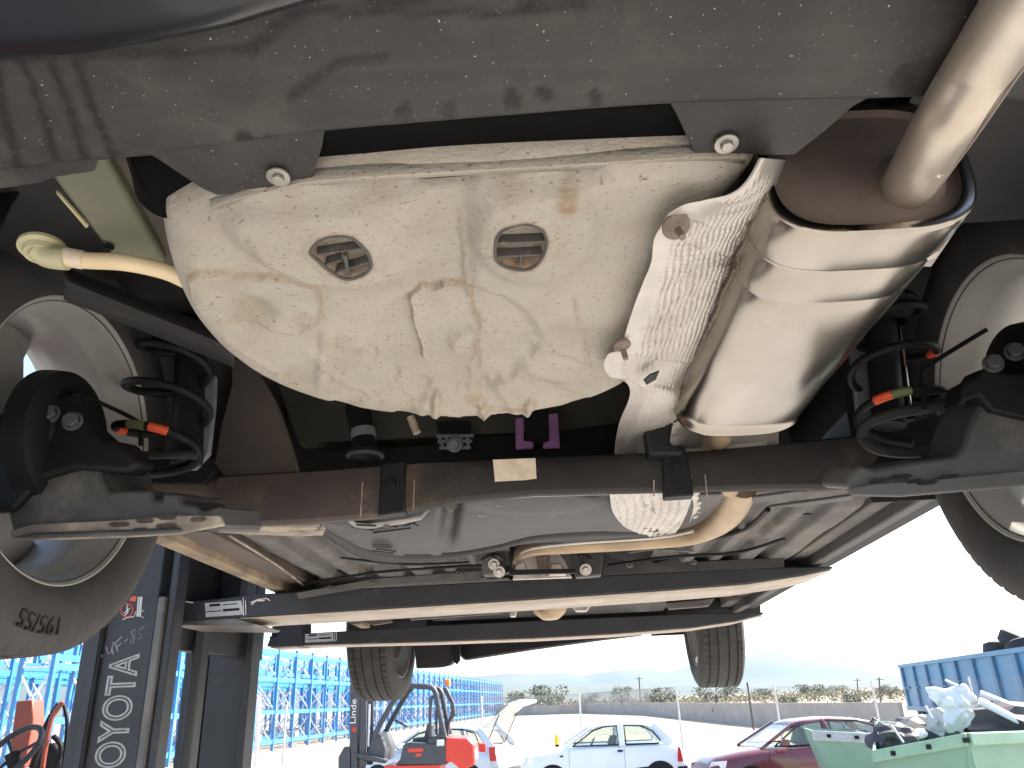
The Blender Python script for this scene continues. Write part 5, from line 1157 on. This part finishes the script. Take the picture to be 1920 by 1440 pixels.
for a, b in (((0, 0, 0), (0, 0, 0)),):
    p0, p1 = s2; d = V((.35, 1.6, 0))
    def lowp(p, dx): return V((p.x+dx, p.y+.1, .12))
    MB().prism([p0, p1, lowp(p1, -.06), lowp(p0, .35)], (0, .03, 0)).build('skip_panel', m_skip, sk2, bev=.004)
    MB().prism([p0+V((-.03, -.03, .02)), p1+V((.03, -.03, .02)), p1+V((.03, -.03, -.13)), p0+V((-.03, -.03, -.13))], (0, .1, 0)).build('skip_rim', m_sticker, sk2, bev=.01)
    MB().prism([p0+d, p1+d, lowp(p1, -.06)+d, lowp(p0, .35)+d], (0, .03, 0)).build('skip_panel', m_skip, sk2)
    MB().prism([p0, p0+d, lowp(p0, .35)+d, lowp(p0, .35)], (.03, 0, 0)).build('skip_panel', m_skip, sk2)
    MB().prism([p1, p1+d, lowp(p1, -.06)+d, lowp(p1, -.06)], (-.03, 0, 0)).build('skip_panel', m_skip, sk2)
    for t in (.22, .68): MB().box(p0.lerp(p1, t)+V((0, -.04, -.05)), (.07, .02, .05)).build('rim_lug', m_black, sk2)
m_scrapw = mat('white_scrap_plastic', (.70, .74, .78), (.6, .64, .68), 2, .4); m_scrapd = mat('dark_scrap', (.03, .03, .033), (.05, .048, .048), 3, .6, dust=(.12, .1, .09), dust_amt=.4)
def curved_sheet(name, label, cat, outline, Y, bulge, m, n=26, solid=.02):
    pts = smoothpath([(a, b, 0) for a, b in outline], 48, True); cx = sum(p.x for p in pts)/48; cy = sum(p.y for p in pts)/48
    rows = []
    for j in range(12):
        t = (j+.3)/11.3; row = []
        for p in pts:
            x, y = lerp(cx, p.x, t), lerp(cy, p.y, t)
            row.append(Wd(x, y, Y=Y)+V((0, bulge*(t*t)+.12*noise.noise(V((x*.07, y*.07, Y))), 0)))
        rows.append(row)
    c = Wd(cx, cy, Y=Y); o = MB().grid(rows, closed=True).build(name, m, base=tuple(c), solid=solid, smooth=60); o.location = c
    return tag(o, label, cat, 'scrap heaped in the big skip')
curved_sheet('scrap_bumper', 'torn white plastic bumper sticking up from the scrap skip', 'scrap', [(1746, 1289), (1780, 1292), (1812, 1282), (1818, 1292), (1834, 1312), (1822, 1328), (1836, 1340), (1824, 1362), (1808, 1376), (1786, 1376), (1776, 1350), (1776, 1330), (1762, 1322), (1748, 1308)], 10.3, .10, m_scrapw)
curved_sheet('bent_scrap', 'grey bent panel leaning beside the white bumper scrap', 'scrap', [(1750, 1335), (1772, 1330), (1778, 1360), (1784, 1380), (1752, 1378)], 10.4, .1, m_sticker)
curved_sheet('scrap_sack', 'pale crumpled sack lying on the skip rim', 'scrap', [(1714, 1385), (1728, 1370), (1746, 1368), (1752, 1378), (1740, 1388), (1722, 1392)], 10.35, .2, m_white)
def bar_thing(name, label, a, b, Y0, Y1, r, m):
    p, q = Wd(*a, Y=Y0), Wd(*b, Y=Y1); o = MB().tube([p, p.lerp(q, .5), q], r, 10, flat=.6).build(name, m, base=tuple(p)); o.location = p
    tag(o, label, 'scrap', 'scrap heaped in the big skip')
bar_thing('scrap_beam', 'long pale beam sloping out of the scrap heap', (1838, 1300), (1990, 1360), 10.8, 10.5, .05, m_galv)
bar_thing('scrap_rail', 'white rail lying lowest across the dark scrap', (1836, 1314), (1985, 1390), 10.4, 10.3, .06, m_scrapw)
bar_thing('scrap_strip', 'thin white strip poking up behind the torn bumper', (1772, 1275), (1800, 1288), 10.8, 10.7, .018, m_scrapw)
bar_thing('scrap_strip', 'small light strip leaning at the left of the heap', (1736, 1324), (1748, 1346), 10.4, 10.4, .022, m_scrapw)
bar_thing('scrap_tube', 'bent bright tube at the left end of the scrap heap', (1672, 1360), (1694, 1392), 10.3, 10.3, .02, m_galv)
bar_thing('scrap_tube', 'thin pale tube lying against the small skip', (1646, 1374), (1668, 1388), 10.6, 10.6, .018, m_galv)
def lump(label, x, y, Y, sx_, sy_, sz_, seed):
    c = Wd(x, y, Y=Y); bm = bmesh.new(); bmesh.ops.create_icosphere(bm, subdivisions=3, radius=1)
    for v in bm.verts:
        k = 1+.35*noise.noise(v.co*1.7+V((seed, 0, 0)))+.2*noise.noise(v.co*4+V((seed, 3, 0))); v.co = V((v.co.x*sx_, v.co.y*sy_, v.co.z*sz_))*k
    me = bpy.data.meshes.new('scrap_lump'); bm.to_mesh(me); bm.free(); me.materials.append(m_scrapd)
    o = bpy.data.objects.new('scrap_lump', me); o.location = c; COL.objects.link(o); tag(o, label, 'scrap', 'scrap heaped in the big skip')
lump('dark scrap mound beneath the long pale beam', 1880, 1362, 10.9, .75, .6, .30, 1)
lump('dark scrap mound under the torn white bumper', 1740, 1385, 10.9, .55, .5, .26, 4)
lump('black scrap lump at the left end of the heap', 1680, 1388, 10.7, .30, .35, .20, 8)
lump('dark scrap mound at the far right of the big skip', 1960, 1370, 10.9, .5, .5, .3, 12)

m_tblue = mat('trailer_blue', (.10, .26, .42), (.085, .23, .38), .8, .5, dust=(.2, .3, .4), dust_amt=.3, dust_sc=1.5)
m_tblued = mat('trailer_rib_shadow_blue', (.075, .20, .34), None, .8, .5)  # darker trailer blue, with the ribs' shadow put into the colour
T0, T1 = Wd(1686, 1247, z=1.15), Wd(1922, 1213.5, z=1.15)
T2 = T0+(T1-T0)*1.25
td = (T2-T0).normalized(); tn = V((-td.y, td.x, 0)); tn = tn if tn.x > 0 else -tn
tr_ = thing('container_trailer', 'tall blue ribbed scrap container on wheels behind the green skips', 'trailer', (T0.x, T0.y, 0))
H = 2.3; TL = (T2-T0).length
def tb(d, n_, z): return T0+td*d+tn*n_+V((0, 0, z))
def tbox(name, d0, d1, n0, n1, z0, z1, m, bev=.01):
    return MB().prism([tb(d0, n0, z0), tb(d1, n0, z0), tb(d1, n1, z0), tb(d0, n1, z0)], (0, 0, z1-z0)).build(name, m, tr_, bev=bev)
tbox('side_wall', 0, TL, 0, .05, -H, 0, m_tblue); tbox('side_wall', 0, TL, 2.4, 2.45, -H, 0, m_tblue); tbox('end_wall', 0, .05, .051, 2.399, -H, 0, m_tblue); tbox('end_wall', TL-.05, TL, .051, 2.399, -H, 0, m_tblue); tbox('floor', .051, TL-.051, .051, 2.399, -H, -H+.08, m_tblue)
tbox('top_rail', -.05, TL+.05, -.09, .10, -.16, .02, m_tblue); tbox('bottom_rail', -.05, TL+.05, -.09, .0, -H-.05, -H+.18, m_tblue)
k = 0; d = .35
while d < TL:
    tbox('rib', d, d+.34, -.13, -.001, -H+.19, -.17, m_tblued); d += 2.3
for d in (.7, 2.5, 4.2, 7.2, 9.5): tbox('rib_shadow_bar', d, d+.7, -.10, -.001, -1.25, -1.16, m_tblued)  # dark bars shaped as the feet of L-shaped shadows by the ribs
for d in (1.5, 3.0, 11.5): 
    for n_ in (.1, 2.0):
        MB().lathe([(0, 0), (0, .25), (.05, .5), (.25, .5), (.3, .25), (.3, 0)], V((tb(d, n_, 0).x, tb(d, n_, 0).y, .5)), tn, 28).build('trailer_wheel', m_rub, tr_)
tbox('chassis_beam', .3, TL-.3, .8, 1.0, -H-.35, -H-.051, m_black); tbox('chassis_beam', .3, TL-.3, 1.5, 1.7, -H-.35, -H-.051, m_black)
tbox('scrap_load', .3, TL-.3, .2, 2.2, -1.4, -.3, m_scrapd, .3)
def tyre_on(label, px, py, Y, tilt):
    c = Wd(px, py, Y=Y); b = MB().lathe([(-.2, 0), (-.22, .36), (-.26, .42), (-.28, .66), (-.2, .78), (.2, .78), (.28, .66), (.26, .42), (.22, .36), (.2, 0)], (0, 0, 0), tilt, 32)
    b.grid([[q for q in b.v[0:0]] or [V((0, 0, 0)), V((0, 0, .001))], [V((.001, 0, 0)), V((.001, 0, .001))]]) if False else None
    o = b.build('dumped_tyre', m_rub, smooth=50); o.location = c; tag(o, label, 'tyre', 'tyres on the blue container')
def onT(px, py):      # meets the load's middle line
    best = None
    for i in range(200):
        q = tb(i*TL/200, 1.0, 0); 
        r = Wd(px, py, Y=q.y); e_ = abs(r.x-q.x)
        if best is None or e_ < best[0]: best = (e_, q.y)
    return best[1]
for lb, x, y, tl in (('scrap tyre lying leftmost on the blue container load', 1884, 1224, (.3, .1, 1)), ('scrap tyre heaped highest on the blue container load', 1914, 1206, (.45, -.3, .9)), ('scrap tyre at the frame edge on the blue container load', 1930, 1218, (.1, .3, 1))):
    tyre_on(lb, x, y, onT(x, y), tl)

# ---- trees and scrub beyond the wall
m_leaf = mat('olive_foliage', (.075, .085, .045), (.045, .055, .03), .7, .8); m_trunk = mat('bark', (.10, .08, .06), None, 4, .9)
def tree(label, px, ybase, ytop, Y, wpx, seed, n=900):
    rnd = random.Random(seed); base = Wd(px, ybase, Y=Y); base.z = 0; topz = Wd(px, ytop, Y=Y).z; W_ = wpx*Y*.93/F
    o = thing('tree', label, 'tree', tuple(base), group='trees beyond the wall'); o['_b'] = [0, 0, 0]
    tk = MB(); tk.tube([(0, 0, 0), (.1, 0, topz*.3), (-.05, 0, topz*.6)], [W_*.05+.06, W_*.04+.05, .05], 8)
    for k in range(5):
        a = k*1.3; tk.tube([(0, 0, topz*.25), (math.cos(a)*W_*.2, math.sin(a)*W_*.2, topz*.5), (math.cos(a)*W_*.33, math.sin(a)*W_*.33, topz*.7)], [.09, .06, .02], 6)
    tk.build('trunk', m_trunk, o)
    cr = MB(); cl = [(rnd.uniform(-.36, .36)*W_, rnd.uniform(-.36, .36)*W_, topz*rnd.uniform(.38, .84), rnd.uniform(.12, .24)*W_) for _ in range(11)]
    for _ in range(n):
        cx, cy, cz, r = rnd.choice(cl); d = V((rnd.gauss(0, 1), rnd.gauss(0, 1), rnd.gauss(0, 1))).normalized()*r*rnd.uniform(.5, 1.05)
        p = V((cx, cy, cz))+V((d.x, d.y, d.z*.75)); p.z = min(p.z, topz); s_ = rnd.uniform(.12, .3)*max(.6, W_/7)
        a = V((rnd.gauss(0, 1), rnd.gauss(0, 1), rnd.gauss(0, 1))).normalized(); b = a.orthogonal().normalized()
        cr.add([p-a*s_, p-b*s_*.5, p+a*s_, p+b*s_*.5], [(0, 1, 2, 3)])
    cr.build('crown', m_leaf, o, smooth=0)
for i, (lb, x, yb, yt, Y, w) in enumerate((('broad olive tree, widest in the middle of the tree line', 1030, 1325, 1284, 150, 84), ('low tree against the blue rack end', 975, 1325, 1296, 160, 60), ('round tree right of a bare gap above the white hatchback', 1166, 1320, 1284, 150, 46), ('small tree between the two round trees', 1105, 1322, 1297, 170, 40), ('flat tree left of the raised right front wheel', 1240, 1318, 1290, 170, 70), ('spreading dark tree above the maroon car roof', 1525, 1308, 1284, 210, 70), ('pale low tree under the raised right front wheel', 1345, 1318, 1288, 190, 80), ('small dark tree right of the spreading tree', 1568, 1305, 1286, 240, 36), ('tree cut by the left edge of the blue container', 1668, 1302, 1278, 150, 50), ('faint tree behind the leaning pole', 1430, 1314, 1292, 260, 60), ('scrubby tree at the wall above the maroon bonnet', 1600, 1318, 1302, 90, 50), ('scrubby tree nearest the wall beside the blue container', 1480, 1322, 1304, 110, 44))):
    tree(lb, x, yb, yt, Y, w, 20+i)
sb = MB(); rnd = random.Random(3)
for _ in range(14000):
    x = rnd.uniform(-.05, .62); Y = rnd.uniform(150 if x < .22 else 62, 340); x *= Y
    hh = rnd.uniform(0, 1)**1.5*2.0*(.4+.9*max(0, noise.noise(V((x*.05, Y*.02, 0)))+.4)); p = V((x, Y, hh)); s_ = rnd.uniform(.15, .3)*Y/120
    if x > 14+.05*Y and Y < 100: continue
    a = V((rnd.gauss(0, 1), rnd.gauss(0, 1), rnd.gauss(0, 1))).normalized(); b = a.orthogonal().normalized(); sb.add([p-a*s_, p-b*s_*.5, p+a*s_, p+b*s_*.5], [(0, 1, 2, 3)])
so_ = sb.build('scrub', mat('dry_scrub', (.17, .15, .085), (.11, .105, .06), .2, .9), smooth=0); so_['kind'] = 'stuff'; tag(so_, 'dry scrub growing across the field beyond the wall', 'scrub')
for lb, a, b, Y, r in (('dark pole leaning beside the raised right front wheel', (1401, 1281), (1411, 1352), 48, .05), ('thin distant pole above the white hatchback', (1198, 1269), (1199, 1300), 140, .10), ('thin distant pole left of the blue container', (1607, 1272), (1608, 1306), 140, .09), ('thicker distant pole close to the blue container', (1648, 1270), (1649, 1306), 120, .11)):
    p, q = Wd(*b, Y=Y), Wd(*a, Y=Y); p.z = 0; o = thing('utility_pole', lb, 'pole', tuple(p)); MB().tube([p, q], [r*1.2, r], 8).build('shaft', m_trunk, o)
    MB().bar(q+V((-.6, 0, -.3)), q+V((.6, 0, -.3)), .08, .08).build('crossarm', m_trunk, o) if Y > 100 else MB().lathe([(0, 0), (0, .07), (.04, .05), (.04, 0)], q, (0, 0, 1), 10).build('cap', m_trunk, o)

for o in bpy.data.objects:
    if '_b' in o: del o['_b']
